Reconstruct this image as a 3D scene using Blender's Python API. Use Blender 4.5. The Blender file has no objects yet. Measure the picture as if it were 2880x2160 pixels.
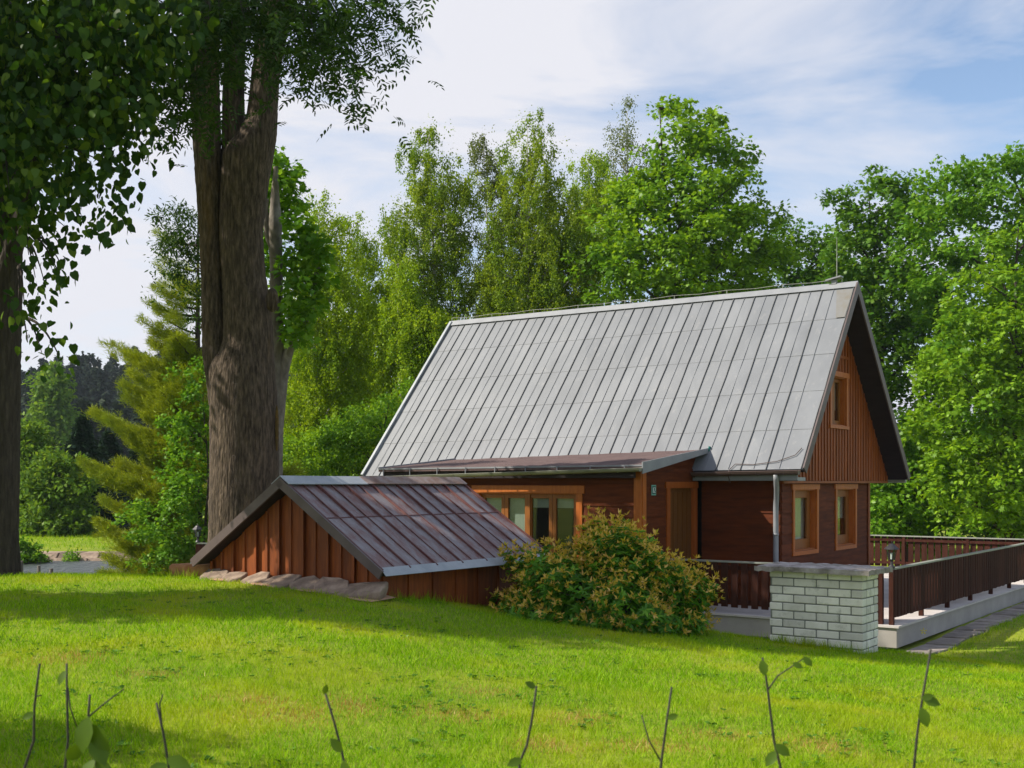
import bpy, math, random
import numpy as np
from mathutils import Vector

SC = bpy.context.scene
COL = SC.collection
R = math.radians
rng = np.random.default_rng(11)
random.seed(5)

# ------------------------------------------------------------------ camera, sky, sun, exposure
F = 3250.0            # focal length in pixels of a 2880 wide frame
HOR = 1355.0          # row of the horizon
cam_d = bpy.data.cameras.new('camera')
cam = bpy.data.objects.new('camera', cam_d); COL.objects.link(cam)
cam.location = (0, 0, 0); cam.rotation_euler = (R(90), 0, 0)
cam_d.sensor_width = 36.0; cam_d.lens = 36.0 * F / 2880.0
cam_d.shift_y = (HOR - 1080.0) / 2880.0
cam_d.clip_start = 0.1; cam_d.clip_end = 6000
SC.camera = cam
cam_d.dof.use_dof = True; cam_d.dof.focus_distance = 17.0; cam_d.dof.aperture_fstop = 6.3

SUN_EL = R(40); SUN_H = Vector((-0.998, -0.06, 0)).normalized()
sun_dir = Vector((SUN_H.x * math.cos(SUN_EL), SUN_H.y * math.cos(SUN_EL), math.sin(SUN_EL)))
sd = bpy.data.lights.new('sun', 'SUN'); sd.energy = 5.0; sd.angle = R(0.6); sd.color = (1.0, 0.925, 0.79)
so = bpy.data.objects.new('sun', sd); COL.objects.link(so)
so.rotation_euler = sun_dir.to_track_quat('Z', 'Y').to_euler(); so.location = (-30, -10, 40)

world = bpy.data.worlds.new('World'); SC.world = world; world.use_nodes = True
wt = world.node_tree; wt.nodes.clear()
def wn(k, **kw):
    n = wt.nodes.new(k)
    for a, b in kw.items(): setattr(n, a, b)
    return n
wo = wn('ShaderNodeOutputWorld')
sky = wn('ShaderNodeTexSky'); sky.sky_type = 'NISHITA'; sky.sun_disc = False
sky.sun_elevation = SUN_EL; sky.sun_rotation = math.atan2(sun_dir.x, sun_dir.y)
sky.altitude = 500; sky.air_density = 1.0; sky.dust_density = 1.2; sky.ozone_density = 1.2
bg1 = wn('ShaderNodeBackground'); bg1.inputs[1].default_value = 0.14
bg2 = wn('ShaderNodeBackground'); bg2.inputs[0].default_value = (0.86, 0.865, 0.93, 1); bg2.inputs[1].default_value = 0.71
tc = wn('ShaderNodeTexCoord')
mp = wn('ShaderNodeMapping'); mp.inputs['Rotation'].default_value = (0, R(20), R(-8)); mp.inputs['Scale'].default_value = (1.3, 1.3, 5.0)
n1 = wn('ShaderNodeTexNoise'); n1.inputs['Scale'].default_value = 2.1; n1.inputs['Detail'].default_value = 9; n1.inputs['Roughness'].default_value = 0.58
n1.inputs['Distortion'].default_value = 0.5
r1 = wn('ShaderNodeValToRGB'); r1.color_ramp.elements[0].position = 0.42; r1.color_ramp.elements[1].position = 0.68
sx = wn('ShaderNodeSeparateXYZ')
mr = wn('ShaderNodeMapRange'); mr.inputs['From Min'].default_value = 0.10; mr.inputs['From Max'].default_value = -0.26; mr.inputs['To Min'].default_value = 0.0; mr.inputs['To Max'].default_value = 1.0
mr2 = wn('ShaderNodeMapRange'); mr2.inputs['From Min'].default_value = 0.30; mr2.inputs['From Max'].default_value = 0.02
ad = wn('ShaderNodeMath', operation='MULTIPLY_ADD'); ad.inputs[1].default_value = 0.42
ad2 = wn('ShaderNodeMath', operation='MULTIPLY_ADD'); ad2.inputs[1].default_value = 0.26
cl = wn('ShaderNodeClamp'); cl.inputs['Min'].default_value = 0.02; cl.inputs['Max'].default_value = 1.0
mx = wn('ShaderNodeMixShader')
L = wt.links.new
L(tc.outputs['Generated'], mp.inputs[0]); L(mp.outputs[0], n1.inputs['Vector']); L(n1.outputs['Fac'], r1.inputs[0])
L(tc.outputs['Generated'], sx.inputs[0]); L(sx.outputs['X'], mr.inputs['Value']); L(sx.outputs['Z'], mr2.inputs['Value'])
L(mr.outputs[0], ad.inputs[0]); L(r1.outputs[0], ad.inputs[2])
L(mr2.outputs[0], ad2.inputs[0]); L(ad.outputs[0], ad2.inputs[2]); L(ad2.outputs[0], cl.inputs[0])
L(sky.outputs[0], bg1.inputs[0]); L(cl.outputs[0], mx.inputs[0]); L(bg1.outputs[0], mx.inputs[1]); L(bg2.outputs[0], mx.inputs[2])
L(mx.outputs[0], wo.inputs[0])

SC.view_settings.view_transform = 'Standard'; SC.view_settings.look = 'None'
SC.view_settings.exposure = 0.46; SC.view_settings.gamma = 1.0
SC.render.engine = 'CYCLES'
cy = SC.cycles
cy.use_denoising = True
cy.max_bounces = 6; cy.diffuse_bounces = 2; cy.glossy_bounces = 2; cy.transmission_bounces = 4; cy.transparent_max_bounces = 6
cy.volume_bounces = 0
cy.sample_clamp_indirect = 4.0

# ------------------------------------------------------------------ helpers
def P(px, py, D): return np.array([(px - 1440.0) / F * D, D, (HOR - py) / F * D])
def V(vx, vy, D): return P(vx * 2880 / 2212.0, vy * 2880 / 2212.0, D)     # a point seen in the 2212 wide picture
U = np.array([-0.8096, 0.587, 0.0]); W = np.array([0.587, 0.8096, 0.0]); Z = np.array([0., 0, 1.])
H0 = np.array([5.12, 22.0, 0.])
S0 = np.array([6.41, 19.2, 0.])
def frame(o):
    return lambda t, s, z: o + t * U + s * W + z * Z
hp = frame(H0); sp = frame(S0)

class MB:
    def __init__(s): s.v = []; s.f = []
    def add(s, vs, fs):
        b = len(s.v); s.v.extend([tuple(map(float, p)) for p in vs]); s.f.extend([tuple(b + i for i in f) for f in fs])
    def hexa(s, p):          # 8 points: bottom ring 0-3, top ring 4-7
        s.add(p, [(3, 2, 1, 0), (4, 5, 6, 7), (0, 1, 5, 4), (1, 2, 6, 5), (2, 3, 7, 6), (3, 0, 4, 7)])
    def box(s, fr, t0, t1, s0, s1, z0, z1):
        s.hexa([fr(t0, s0, z0), fr(t1, s0, z0), fr(t1, s1, z0), fr(t0, s1, z0), fr(t0, s0, z1), fr(t1, s0, z1), fr(t1, s1, z1), fr(t0, s1, z1)])
    def slab(s, a, b, c, d, off):   # quad abcd extruded by vector off
        off = np.array(off); a, b, c, d = map(np.array, (a, b, c, d))
        s.hexa([a, b, c, d, a + off, b + off, c + off, d + off])
    def bar(s, a, b, w, h, up=Z):
        a, b = np.array(a, float), np.array(b, float); d = b - a; d /= np.linalg.norm(d)
        sd_ = np.cross(d, up); sd_ /= np.linalg.norm(sd_); n = np.cross(sd_, d)
        p = []
        for q in (a, b):
            p += [q - sd_ * w / 2 - n * h / 2, q + sd_ * w / 2 - n * h / 2, q + sd_ * w / 2 + n * h / 2, q - sd_ * w / 2 + n * h / 2]
        s.hexa(p)
    def tube(s, pts, rad, n=8, cap=True):
        pts = [np.array(p, float) for p in pts]; m = len(pts)
        if np.isscalar(rad): rad = [rad] * m
        b = len(s.v); x = None
        for i, p in enumerate(pts):
            d = pts[min(i + 1, m - 1)] - pts[max(i - 1, 0)]; d = d / (np.linalg.norm(d) + 1e-9)
            if x is None:
                x = np.cross(d, [0.3, 0.9, 0.1]);
                if np.linalg.norm(x) < 0.1: x = np.cross(d, [1., 0, 0])
            x = x - d * np.dot(x, d); x /= np.linalg.norm(x); y = np.cross(d, x)
            for k in range(n):
                a = 2 * math.pi * k / n
                s.v.append(tuple(p + rad[i] * (math.cos(a) * x + math.sin(a) * y)))
        for i in range(m - 1):
            for k in range(n):
                k2 = (k + 1) % n
                s.f.append((b + i * n + k, b + i * n + k2, b + (i + 1) * n + k2, b + (i + 1) * n + k))
        if cap:
            s.f.append(tuple(b + k for k in range(n))[::-1]); s.f.append(tuple(b + (m - 1) * n + k for k in range(n)))
    def lathe(s, c, prof, n=12):    # prof: (r, z)
        b = len(s.v)
        for r, z in prof:
            for k in range(n):
                a = 2 * math.pi * (k + .5) / n
                s.v.append((c[0] + r * math.cos(a), c[1] + r * math.sin(a), c[2] + z))
        for i in range(len(prof) - 1):
            for k in range(n):
                k2 = (k + 1) % n
                s.f.append((b + i * n + k, b + i * n + k2, b + (i + 1) * n + k2, b + (i + 1) * n + k))
        s.f.append(tuple(b + k for k in range(n))[::-1]); s.f.append(tuple(b + (len(prof) - 1) * n + k for k in range(n)))

def tag(o, label=None, cat=None, group=None, kind=None):
    if label: o['label'] = label
    if cat: o['category'] = cat
    if group: o['group'] = group
    if kind: o['kind'] = kind
    return o
def link(name, me, mat, parent, org):
    if mat is not None: me.materials.append(mat)
    o = bpy.data.objects.new(name, me); COL.objects.link(o)
    if parent is not None: o.parent = parent
    else: o.location = org
    return o
def origin_of(parent):
    q = parent; loc = Vector((0, 0, 0))
    while q is not None: loc += q.location; q = q.parent
    return np.array(loc)
def build(name, mb, mat, parent=None, org=None, bevel=0, smooth=False):
    if org is None: org = origin_of(parent) if parent is not None else np.mean(np.array(mb.v), axis=0)
    org = np.array(org, float)
    vs = np.array(mb.v) - org
    me = bpy.data.meshes.new(name); me.from_pydata(vs.tolist(), [], mb.f); me.update()
    if smooth: me.polygons.foreach_set('use_smooth', [True] * len(me.polygons))
    o = link(name, me, mat, parent, org)
    if bevel:
        m = o.modifiers.new('bevel', 'BEVEL'); m.width = bevel; m.segments = 2; m.limit_method = 'ANGLE'; m.angle_limit = R(40)
    return o
def npmesh(name, verts, faces, mat, parent=None, org=None, smooth=False):
    verts = np.asarray(verts, np.float32); faces = np.asarray(faces, np.int32)
    if org is None: org = origin_of(parent) if parent is not None else np.zeros(3)
    verts = verts - np.array(org, np.float32)
    me = bpy.data.meshes.new(name); k = faces.shape[1]; nf = faces.shape[0]
    me.vertices.add(len(verts)); me.vertices.foreach_set('co', verts.ravel())
    me.loops.add(nf * k); me.loops.foreach_set('vertex_index', faces.ravel())
    me.polygons.add(nf); me.polygons.foreach_set('loop_start', np.arange(0, nf * k, k, dtype=np.int32))
    if smooth: me.polygons.foreach_set('use_smooth', np.ones(nf, bool))
    me.update(calc_edges=True)
    return link(name, me, mat, parent, org)
def empty(name, loc, label, cat, group=None):
    o = bpy.data.objects.new(name, None); COL.objects.link(o); o.location = loc; o.empty_display_size = 0.2
    return tag(o, label, cat, group)

# ------------------------------------------------------------------ materials
def nodes(name):
    m = bpy.data.materials.new(name); m.use_nodes = True
    nt = m.node_tree; nt.nodes.clear()
    return m, nt
def N(nt, k, **kw):
    n = nt.nodes.new(k)
    for a, b in kw.items():
        if a in n.inputs: n.inputs[a].default_value = b
        else: setattr(n, a, b)
    return n
def rgba(c): return (c[0], c[1], c[2], 1)
def ramp(nt, cols):
    r = N(nt, 'ShaderNodeValToRGB'); e = r.color_ramp.elements
    while len(e) < len(cols): e.new(0.5)
    for i, (p, c) in enumerate(cols): e[i].position = p; e[i].color = rgba(c)
    return r
def surf(name, cols, scale=3, stretch=(1, 1, 1), rough=0.7, bump=0.3, bscale=20, detail=8, metallic=0, spec=0.3, dist=0.02, fine=None, rot=0.0, island=0.0, nrough=0.6):
    """noise-coloured surface; cols: ramp stops; fine: (scale, colour, lo, hi) a second speckle layer; island: brightness change per loose piece"""
    m, nt = nodes(name); lk = nt.links.new
    out = N(nt, 'ShaderNodeOutputMaterial'); b = N(nt, 'ShaderNodeBsdfPrincipled')
    b.inputs['Roughness'].default_value = rough; b.inputs['Metallic'].default_value = metallic; b.inputs['Specular IOR Level'].default_value = spec
    t = N(nt, 'ShaderNodeTexCoord'); mpn = N(nt, 'ShaderNodeMapping'); mpn.inputs['Rotation'].default_value = (0, 0, rot); mpn.inputs['Scale'].default_value = stretch
    mp0 = N(nt, 'ShaderNodeMapping'); mp0.inputs['Rotation'].default_value = (0, 0, rot)
    lk(t.outputs['Object'], mp0.inputs[0]); 
    mps = N(nt, 'ShaderNodeVectorMath', operation='MULTIPLY'); mps.inputs[1].default_value = stretch
    lk(mp0.outputs[0], mps.inputs[0])
    n = N(nt, 'ShaderNodeTexNoise'); n.inputs['Scale'].default_value = scale; n.inputs['Detail'].default_value = detail; n.inputs['Roughness'].default_value = nrough
    lk(mps.outputs[0], n.inputs['Vector'])
    r = ramp(nt, cols); lk(n.outputs['Fac'], r.inputs[0]); col = r.outputs[0]
    if fine:
        n2 = N(nt, 'ShaderNodeTexNoise'); n2.inputs['Scale'].default_value = fine[0]; n2.inputs['Detail'].default_value = 6; n2.inputs['Roughness'].default_value = .7
        lk(mps.outputs[0], n2.inputs['Vector'])
        mr_ = N(nt, 'ShaderNodeMapRange'); mr_.inputs['From Min'].default_value = fine[2]; mr_.inputs['From Max'].default_value = fine[3]
        lk(n2.outputs['Fac'], mr_.inputs['Value'])
        mxx = N(nt, 'ShaderNodeMix', data_type='RGBA'); lk(mr_.outputs[0], mxx.inputs[0]); lk(col, mxx.inputs[6]); mxx.inputs[7].default_value = rgba(fine[1]); col = mxx.outputs[2]
    if island:
        g = N(nt, 'ShaderNodeNewGeometry'); ml = N(nt, 'ShaderNodeMapRange'); ml.inputs['To Min'].default_value = 1 - island; ml.inputs['To Max'].default_value = 1 + island
        lk(g.outputs['Random Per Island'], ml.inputs['Value'])
        vm = N(nt, 'ShaderNodeVectorMath', operation='SCALE'); lk(col, vm.inputs[0]); lk(ml.outputs[0], vm.inputs['Scale']); col = vm.outputs[0]
    lk(col, b.inputs['Base Color'])
    if bump:
        n3 = N(nt, 'ShaderNodeTexNoise'); n3.inputs['Scale'].default_value = bscale; n3.inputs['Detail'].default_value = 5
        lk(mps.outputs[0], n3.inputs['Vector'])
        bp = N(nt, 'ShaderNodeBump'); bp.inputs['Strength'].default_value = bump; bp.inputs['Distance'].default_value = dist
        lk(n3.outputs['Fac'], bp.inputs['Height']); lk(bp.outputs[0], b.inputs['Normal'])
    lk(b.outputs[0], out.inputs[0])
    return m
def leafmat(name, c0, c1, c2=None, trans=0.35, gloss=0.06, tcol=(1.25, 1.1, 0.5), patch=None, rough=0.45):
    """foliage: colour differs leaf by leaf and clump by clump; light passes through"""
    m, nt = nodes(name); lk = nt.links.new
    out = N(nt, 'ShaderNodeOutputMaterial'); g = N(nt, 'ShaderNodeNewGeometry')
    cols = [(0.0, c0), (0.6, c1), (1.0, c2 or c1)]
    r = ramp(nt, cols); lk(g.outputs['Random Per Island'], r.inputs[0]); col = r.outputs[0]
    t = N(nt, 'ShaderNodeTexCoord'); n = N(nt, 'ShaderNodeTexNoise'); n.inputs['Scale'].default_value = patch[0] if patch else 0.45; n.inputs['Detail'].default_value = 3
    lk(t.outputs['Object'], n.inputs['Vector'])
    if patch:
        mr_ = N(nt, 'ShaderNodeMapRange'); mr_.inputs['From Min'].default_value = patch[2]; mr_.inputs['From Max'].default_value = patch[3]
        lk(n.outputs['Fac'], mr_.inputs['Value'])
        mxx = N(nt, 'ShaderNodeMix', data_type='RGBA'); lk(mr_.outputs[0], mxx.inputs[0]); lk(col, mxx.inputs[6]); mxx.inputs[7].default_value = rgba(patch[1]); col = mxx.outputs[2]
    d = N(nt, 'ShaderNodeBsdfDiffuse'); lk(col, d.inputs[0])
    tr = N(nt, 'ShaderNodeBsdfTranslucent'); vm = N(nt, 'ShaderNodeVectorMath', operation='MULTIPLY'); vm.inputs[1].default_value = tcol
    lk(col, vm.inputs[0]); lk(vm.outputs[0], tr.inputs[0])
    m1 = N(nt, 'ShaderNodeMixShader'); m1.inputs[0].default_value = trans; lk(d.outputs[0], m1.inputs[1]); lk(tr.outputs[0], m1.inputs[2])
    gl = N(nt, 'ShaderNodeBsdfGlossy'); gl.inputs['Roughness'].default_value = rough
    m2 = N(nt, 'ShaderNodeMixShader'); m2.inputs[0].default_value = gloss; lk(m1.outputs[0], m2.inputs[1]); lk(gl.outputs[0], m2.inputs[2])
    lk(m2.outputs[0], out.inputs[0])
    return m

HR = math.atan2(U[1], U[0])
M = {}
M['roof'] = surf('weathered grey tin', [(0.3, (0.158, 0.168, 0.187)), (0.5, (0.186, 0.197, 0.218)), (0.72, (0.216, 0.226, 0.246))], scale=1.1, stretch=(1, 1, .45), rough=0.55, bump=0.12, bscale=6, fine=(7, (0.27, 0.27, 0.275), 0.56, 0.85), spec=0.3, dist=0.01, island=0.05)
M['seam'] = surf('seam tin', [(0.3, (0.09, 0.092, 0.095)), (0.7, (0.15, 0.152, 0.155))], scale=4, rough=0.6, bump=0)
M['tin'] = surf('plain tin', [(0.3, (0.19, 0.20, 0.22)), (0.7, (0.26, 0.27, 0.29))], scale=3, rough=0.45, bump=0.05, spec=0.5)
M['rust_tin'] = surf('rusty tin sheet', [(0.3, (0.17, 0.155, 0.13)), (0.6, (0.19, 0.19, 0.19))], scale=5, rough=0.8, bump=0.1)
M['olive_gutter'] = surf('weathered zinc gutter', [(0.3, (0.15, 0.15, 0.11)), (0.7, (0.24, 0.24, 0.19))], scale=3, rough=0.5, bump=0.05, spec=0.5)
M['brown_gutter'] = surf('brown painted gutter', [(0.3, (0.075, 0.05, 0.045)), (0.7, (0.11, 0.075, 0.065))], scale=3, rough=0.4, bump=0.03, spec=0.5)
M['felt'] = surf('brown roofing felt', [(0.3, (0.085, 0.055, 0.053)), (0.7, (0.135, 0.09, 0.085))], scale=2.5, stretch=(1, 1, 1), rough=0.95, bump=0.5, bscale=60, fine=(30, (0.17, 0.12, 0.12), 0.5, 0.8))
M['shedroof'] = surf('peeling painted tin', [(0.28, (0.14, 0.048, 0.036)), (0.42, (0.17, 0.095, 0.088)), (0.52, (0.195, 0.16, 0.165)), (0.74, (0.27, 0.255, 0.27))], scale=2.2, stretch=(1.2, 3.0, 1.2), rot=0.62, rough=0.5, bump=0.15, bscale=14, fine=(13, (0.34, 0.335, 0.36), 0.58, 0.75), spec=0.45, nrough=0.72)
M['shedseam'] = surf('dark red seam paint', [(0.35, (0.10, 0.032, 0.030)), (0.65, (0.155, 0.075, 0.07))], scale=3, rough=0.5, bump=0.05)
M['capgrey'] = surf('bluish grey cap tin', [(0.3, (0.27, 0.30, 0.33)), (0.7, (0.38, 0.40, 0.43))], scale=4, rough=0.5, bump=0.05)
M['capbrown'] = surf('stained brown cap tin', [(0.35, (0.17, 0.09, 0.06)), (0.5, (0.24, 0.16, 0.13)), (0.7, (0.30, 0.25, 0.24))], scale=5, rough=0.6, bump=0.1)
M['barge'] = surf('purple brown barge tin', [(0.3, (0.085, 0.062, 0.06)), (0.7, (0.125, 0.095, 0.092))], scale=3, rough=0.5, bump=0.05)
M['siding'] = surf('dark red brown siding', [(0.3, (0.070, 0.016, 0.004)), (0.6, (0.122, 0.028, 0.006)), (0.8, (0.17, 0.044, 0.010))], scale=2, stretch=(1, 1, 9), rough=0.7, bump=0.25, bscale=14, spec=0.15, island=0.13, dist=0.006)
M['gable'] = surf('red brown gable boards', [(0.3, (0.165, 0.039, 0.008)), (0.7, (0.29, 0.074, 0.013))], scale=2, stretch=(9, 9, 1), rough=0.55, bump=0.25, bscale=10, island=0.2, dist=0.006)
M['shedwood'] = surf('orange brown shed boards', [(0.3, (0.12, 0.026, 0.005)), (0.55, (0.21, 0.050, 0.008)), (0.8, (0.30, 0.080, 0.013))], scale=2.2, stretch=(9, 9, 1), rough=0.6, bump=0.3, bscale=10, island=0.2, dist=0.006)
M['orange'] = surf('orange stained wood', [(0.3, (0.33, 0.082, 0.012)), (0.7, (0.46, 0.135, 0.02))], scale=4, stretch=(5, 5, 1), rough=0.45, bump=0.1, island=0.06)
M['orange2'] = surf('ochre stained sash', [(0.3, (0.20, 0.066, 0.011)), (0.7, (0.28, 0.10, 0.018))], scale=4, stretch=(5, 5, 1), rough=0.45, bump=0.1)
M['darkwood'] = surf('black brown soffit', [(0.3, (0.017, 0.011, 0.013)), (0.7, (0.03, 0.02, 0.022))], scale=3, stretch=(1, 1, 4), rough=0.7, bump=0.2)
M['rail'] = surf('dark brown railing paint', [(0.3, (0.034, 0.012, 0.008)), (0.7, (0.066, 0.023, 0.015))], scale=3, stretch=(6, 6, 1), rough=0.8, spec=0.1, bump=0.2, island=0.25)
M['railcap'] = surf('grey green rail cap', [(0.3, (0.20, 0.21, 0.18)), (0.7, (0.30, 0.31, 0.27))], scale=3, rough=0.5, bump=0.05)
M['terrazzo'] = surf('grey washed concrete', [(0.3, (0.30, 0.275, 0.26)), (0.7, (0.42, 0.39, 0.37))], scale=1.3, rough=0.9, bump=0.25, bscale=120, fine=(120, (0.24, 0.20, 0.19), 0.55, 0.75), dist=0.004)
M['tiles'] = surf('pale paving slabs', [(0.3, (0.46, 0.42, 0.40)), (0.7, (0.58, 0.54, 0.52))], scale=1.3, rough=0.85, bump=0.1, bscale=80, island=0.06)
M['brick'] = surf('white brick', [(0.3, (0.57, 0.56, 0.48)), (0.6, (0.70, 0.69, 0.61)), (0.85, (0.77, 0.76, 0.69))], scale=3.5, rough=0.9, bump=0.4, bscale=35, fine=(9, (0.26, 0.27, 0.21), 0.56, 0.84), island=0.18, dist=0.008)
M['mortar'] = surf('grey mortar', [(0.3, (0.15, 0.16, 0.14)), (0.7, (0.24, 0.25, 0.22))], scale=8, rough=0.95, bump=0.4, bscale=60)
M['capstone'] = surf('lichened cap slab', [(0.32, (0.14, 0.125, 0.105)), (0.5, (0.29, 0.26, 0.245)), (0.7, (0.42, 0.385, 0.37))], scale=4, rough=0.95, bump=0.8, bscale=25, fine=(16, (0.50, 0.47, 0.45), 0.63, 0.72), dist=0.015)
M['stone'] = surf('sandstone slab', [(0.3, (0.13, 0.095, 0.075)), (0.55, (0.25, 0.185, 0.14)), (0.8, (0.40, 0.32, 0.245))], scale=5, rough=0.95, bump=0.9, bscale=14, island=0.3, dist=0.02)
M['pathstone'] = surf('grey path flags', [(0.3, (0.17, 0.145, 0.125)), (0.7, (0.32, 0.28, 0.25))], scale=4, rough=0.95, bump=0.5, bscale=20, island=0.25)
M['sand'] = surf('pinkish sand', [(0.3, (0.38, 0.22, 0.12)), (0.7, (0.52, 0.34, 0.21))], scale=6, rough=1, bump=0.5, bscale=60)
M['earth'] = surf('orange earth', [(0.3, (0.25, 0.105, 0.04)), (0.7, (0.44, 0.23, 0.10))], scale=5, rough=1, bump=0.6, bscale=30)
M['bark'] = surf('grey brown bark', [(0.32, (0.022, 0.015, 0.010)), (0.50, (0.072, 0.052, 0.037)), (0.72, (0.175, 0.128, 0.092))], scale=24, stretch=(1, 1, 0.17), rough=0.95, bump=1.0, bscale=30, dist=0.05, detail=6, nrough=.65, fine=(1.3, (0.20, 0.115, 0.03), 0.56, 0.85))
M['bark2'] = surf('dark bark', [(0.3, (0.028, 0.022, 0.018)), (0.6, (0.06, 0.048, 0.038)), (0.8, (0.10, 0.08, 0.06))], scale=24, stretch=(1, 1, 0.16), rough=0.95, bump=1.0, bscale=30, dist=0.05)
M['palebark'] = surf('pale smooth bark', [(0.3, (0.10, 0.085, 0.072)), (0.55, (0.19, 0.165, 0.145)), (0.8, (0.33, 0.30, 0.27))], scale=8, stretch=(1, 1, 0.6), rough=0.9, bump=0.4, bscale=20)
M['birchbark'] = surf('white birch bark', [(0.36, (0.04, 0.035, 0.03)), (0.45, (0.42, 0.40, 0.36)), (0.75, (0.58, 0.56, 0.52))], scale=3, stretch=(1, 1, 2.2), rough=0.8, bump=0.2)
M['twig'] = surf('dark twig bark', [(0.3, (0.022, 0.022, 0.020)), (0.7, (0.05, 0.045, 0.035))], scale=30, rough=0.7, bump=0.2)
M['moss'] = surf('orange moss', [(0.3, (0.075, 0.05, 0.022)), (0.5, (0.11, 0.072, 0.025)), (0.7, (0.19, 0.11, 0.03))], scale=10, rough=1, bump=0.8, bscale=60, dist=0.02)
M['iron'] = surf('black lamp metal', [(0.3, (0.018, 0.017, 0.019)), (0.7, (0.035, 0.032, 0.036))], scale=10, rough=0.45, bump=0.05, spec=0.5)
M['blind'] = surf('pale window blind', [(0.3, (0.42, 0.44, 0.42)), (0.7, (0.52, 0.54, 0.52))], scale=2, rough=0.8, bump=0)
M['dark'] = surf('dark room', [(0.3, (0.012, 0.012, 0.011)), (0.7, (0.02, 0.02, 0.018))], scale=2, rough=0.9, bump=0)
M['signgreen'] = surf('dark green enamel', [(0.3, (0.0, 0.075, 0.06)), (0.7, (0.004, 0.09, 0.07))], scale=2, rough=0.3, bump=0)
M['signpale'] = surf('pale green enamel', [(0.3, (0.18, 0.42, 0.34)), (0.7, (0.22, 0.46, 0.38))], scale=2, rough=0.3, bump=0)
M['signwhite'] = surf('white enamel', [(0.3, (0.72, 0.78, 0.75)), (0.7, (0.78, 0.82, 0.8))], scale=2, rough=0.3, bump=0)
M['teal'] = surf('teal sheeting', [(0.3, (0.01, 0.14, 0.13)), (0.7, (0.02, 0.22, 0.20))], scale=6, rough=0.6, bump=0.2)
def glassmat():
    m, nt = nodes('window glass'); lk = nt.links.new
    out = N(nt, 'ShaderNodeOutputMaterial'); t = N(nt, 'ShaderNodeBsdfTransparent'); t.inputs[0].default_value = (0.80, 0.84, 0.82, 1)
    g = N(nt, 'ShaderNodeBsdfGlossy'); g.inputs['Roughness'].default_value = 0.03
    gm = N(nt, 'ShaderNodeNewGeometry'); dt = N(nt, 'ShaderNodeVectorMath', operation='DOT_PRODUCT'); lk(gm.outputs['Normal'], dt.inputs[0]); lk(gm.outputs['Incoming'], dt.inputs[1])
    ab = N(nt, 'ShaderNodeMath', operation='ABSOLUTE'); lk(dt.outputs['Value'], ab.inputs[0])
    iv = N(nt, 'ShaderNodeMath', operation='SUBTRACT'); iv.inputs[0].default_value = 1.0; lk(ab.outputs[0], iv.inputs[1])
    pw_ = N(nt, 'ShaderNodeMath', operation='POWER'); pw_.inputs[1].default_value = 4.0; lk(iv.outputs[0], pw_.inputs[0])
    fr = N(nt, 'ShaderNodeMath', operation='MULTIPLY_ADD'); fr.inputs[1].default_value = 0.9; fr.inputs[2].default_value = 0.05; lk(pw_.outputs[0], fr.inputs[0])
    mxx = N(nt, 'ShaderNodeMixShader'); lk(fr.outputs[0], mxx.inputs[0]); lk(t.outputs[0], mxx.inputs[1]); lk(g.outputs[0], mxx.inputs[2]); lk(mxx.outputs[0], out.inputs[0])
    return m
M['glass'] = glassmat()
def watermat():
    m, nt = nodes('pond water'); lk = nt.links.new
    out = N(nt, 'ShaderNodeOutputMaterial'); b = N(nt, 'ShaderNodeBsdfPrincipled')
    b.inputs['Base Color'].default_value = (0.03, 0.04, 0.035, 1); b.inputs['Roughness'].default_value = 0.40; b.inputs['Specular IOR Level'].default_value = 1.0
    t = N(nt, 'ShaderNodeTexCoord'); mpn = N(nt, 'ShaderNodeMapping'); mpn.inputs['Scale'].default_value = (1.6, 0.5, 1)
    n = N(nt, 'ShaderNodeTexNoise'); n.inputs['Scale'].default_value = 3.0; n.inputs['Detail'].default_value = 4
    bp = N(nt, 'ShaderNodeBump'); bp.inputs['Strength'].default_value = 1.0; bp.inputs['Distance'].default_value = 0.30
    lk(t.outputs['Object'], mpn.inputs[0]); lk(mpn.outputs[0], n.inputs['Vector']); lk(n.outputs['Fac'], bp.inputs['Height']); lk(bp.outputs[0], b.inputs['Normal']); lk(b.outputs[0], out.inputs[0])
    return m
M['water'] = watermat()
# foliage
M['grass'] = leafmat('lawn grass', (0.115, 0.27, 0.002), (0.215, 0.415, 0.004), (0.36, 0.54, 0.025), trans=0.42, gloss=0.006, tcol=(1.22, 1.12, 0.45), patch=(0.9, (0.38, 0.44, 0.015), 0.46, 0.76))
M['lime'] = leafmat('lime leaves', (0.018, 0.055, 0.005), (0.036, 0.092, 0.008), (0.12, 0.20, 0.016), trans=0.42, gloss=0.015)  # brightest leaves, picked at random, stand in for sunlit ones
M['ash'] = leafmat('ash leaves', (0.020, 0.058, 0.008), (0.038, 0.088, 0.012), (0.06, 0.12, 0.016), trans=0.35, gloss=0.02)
M['maple'] = leafmat('maple leaves', (0.0780, 0.2080, 0.0108), (0.1365, 0.3055, 0.0144), (0.2340, 0.4160, 0.0315), trans=0.40, gloss=0.018, patch=(0.35, (0.0650, 0.1885, 0.0126), 0.50, 0.72))
M['maple2'] = leafmat('yellow green maple leaves', (0.1040, 0.2340, 0.0081), (0.1885, 0.3510, 0.0126), (0.2860, 0.4680, 0.0270), trans=0.42, gloss=0.018, patch=(0.4, (0.0910, 0.2340, 0.0108), 0.50, 0.72))
M['darkmaple'] = leafmat('deep green maple leaves', (0.0493, 0.1400, 0.0108), (0.0870, 0.2100, 0.0144), (0.1450, 0.2800, 0.0198), trans=0.38, gloss=0.018)
M['birch'] = leafmat('birch leaves', (0.13, 0.21, 0.010), (0.22, 0.33, 0.014), (0.34, 0.44, 0.035), trans=0.48, gloss=0.012, patch=(0.5, (0.12, 0.23, 0.014), 0.48, 0.72))
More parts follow.
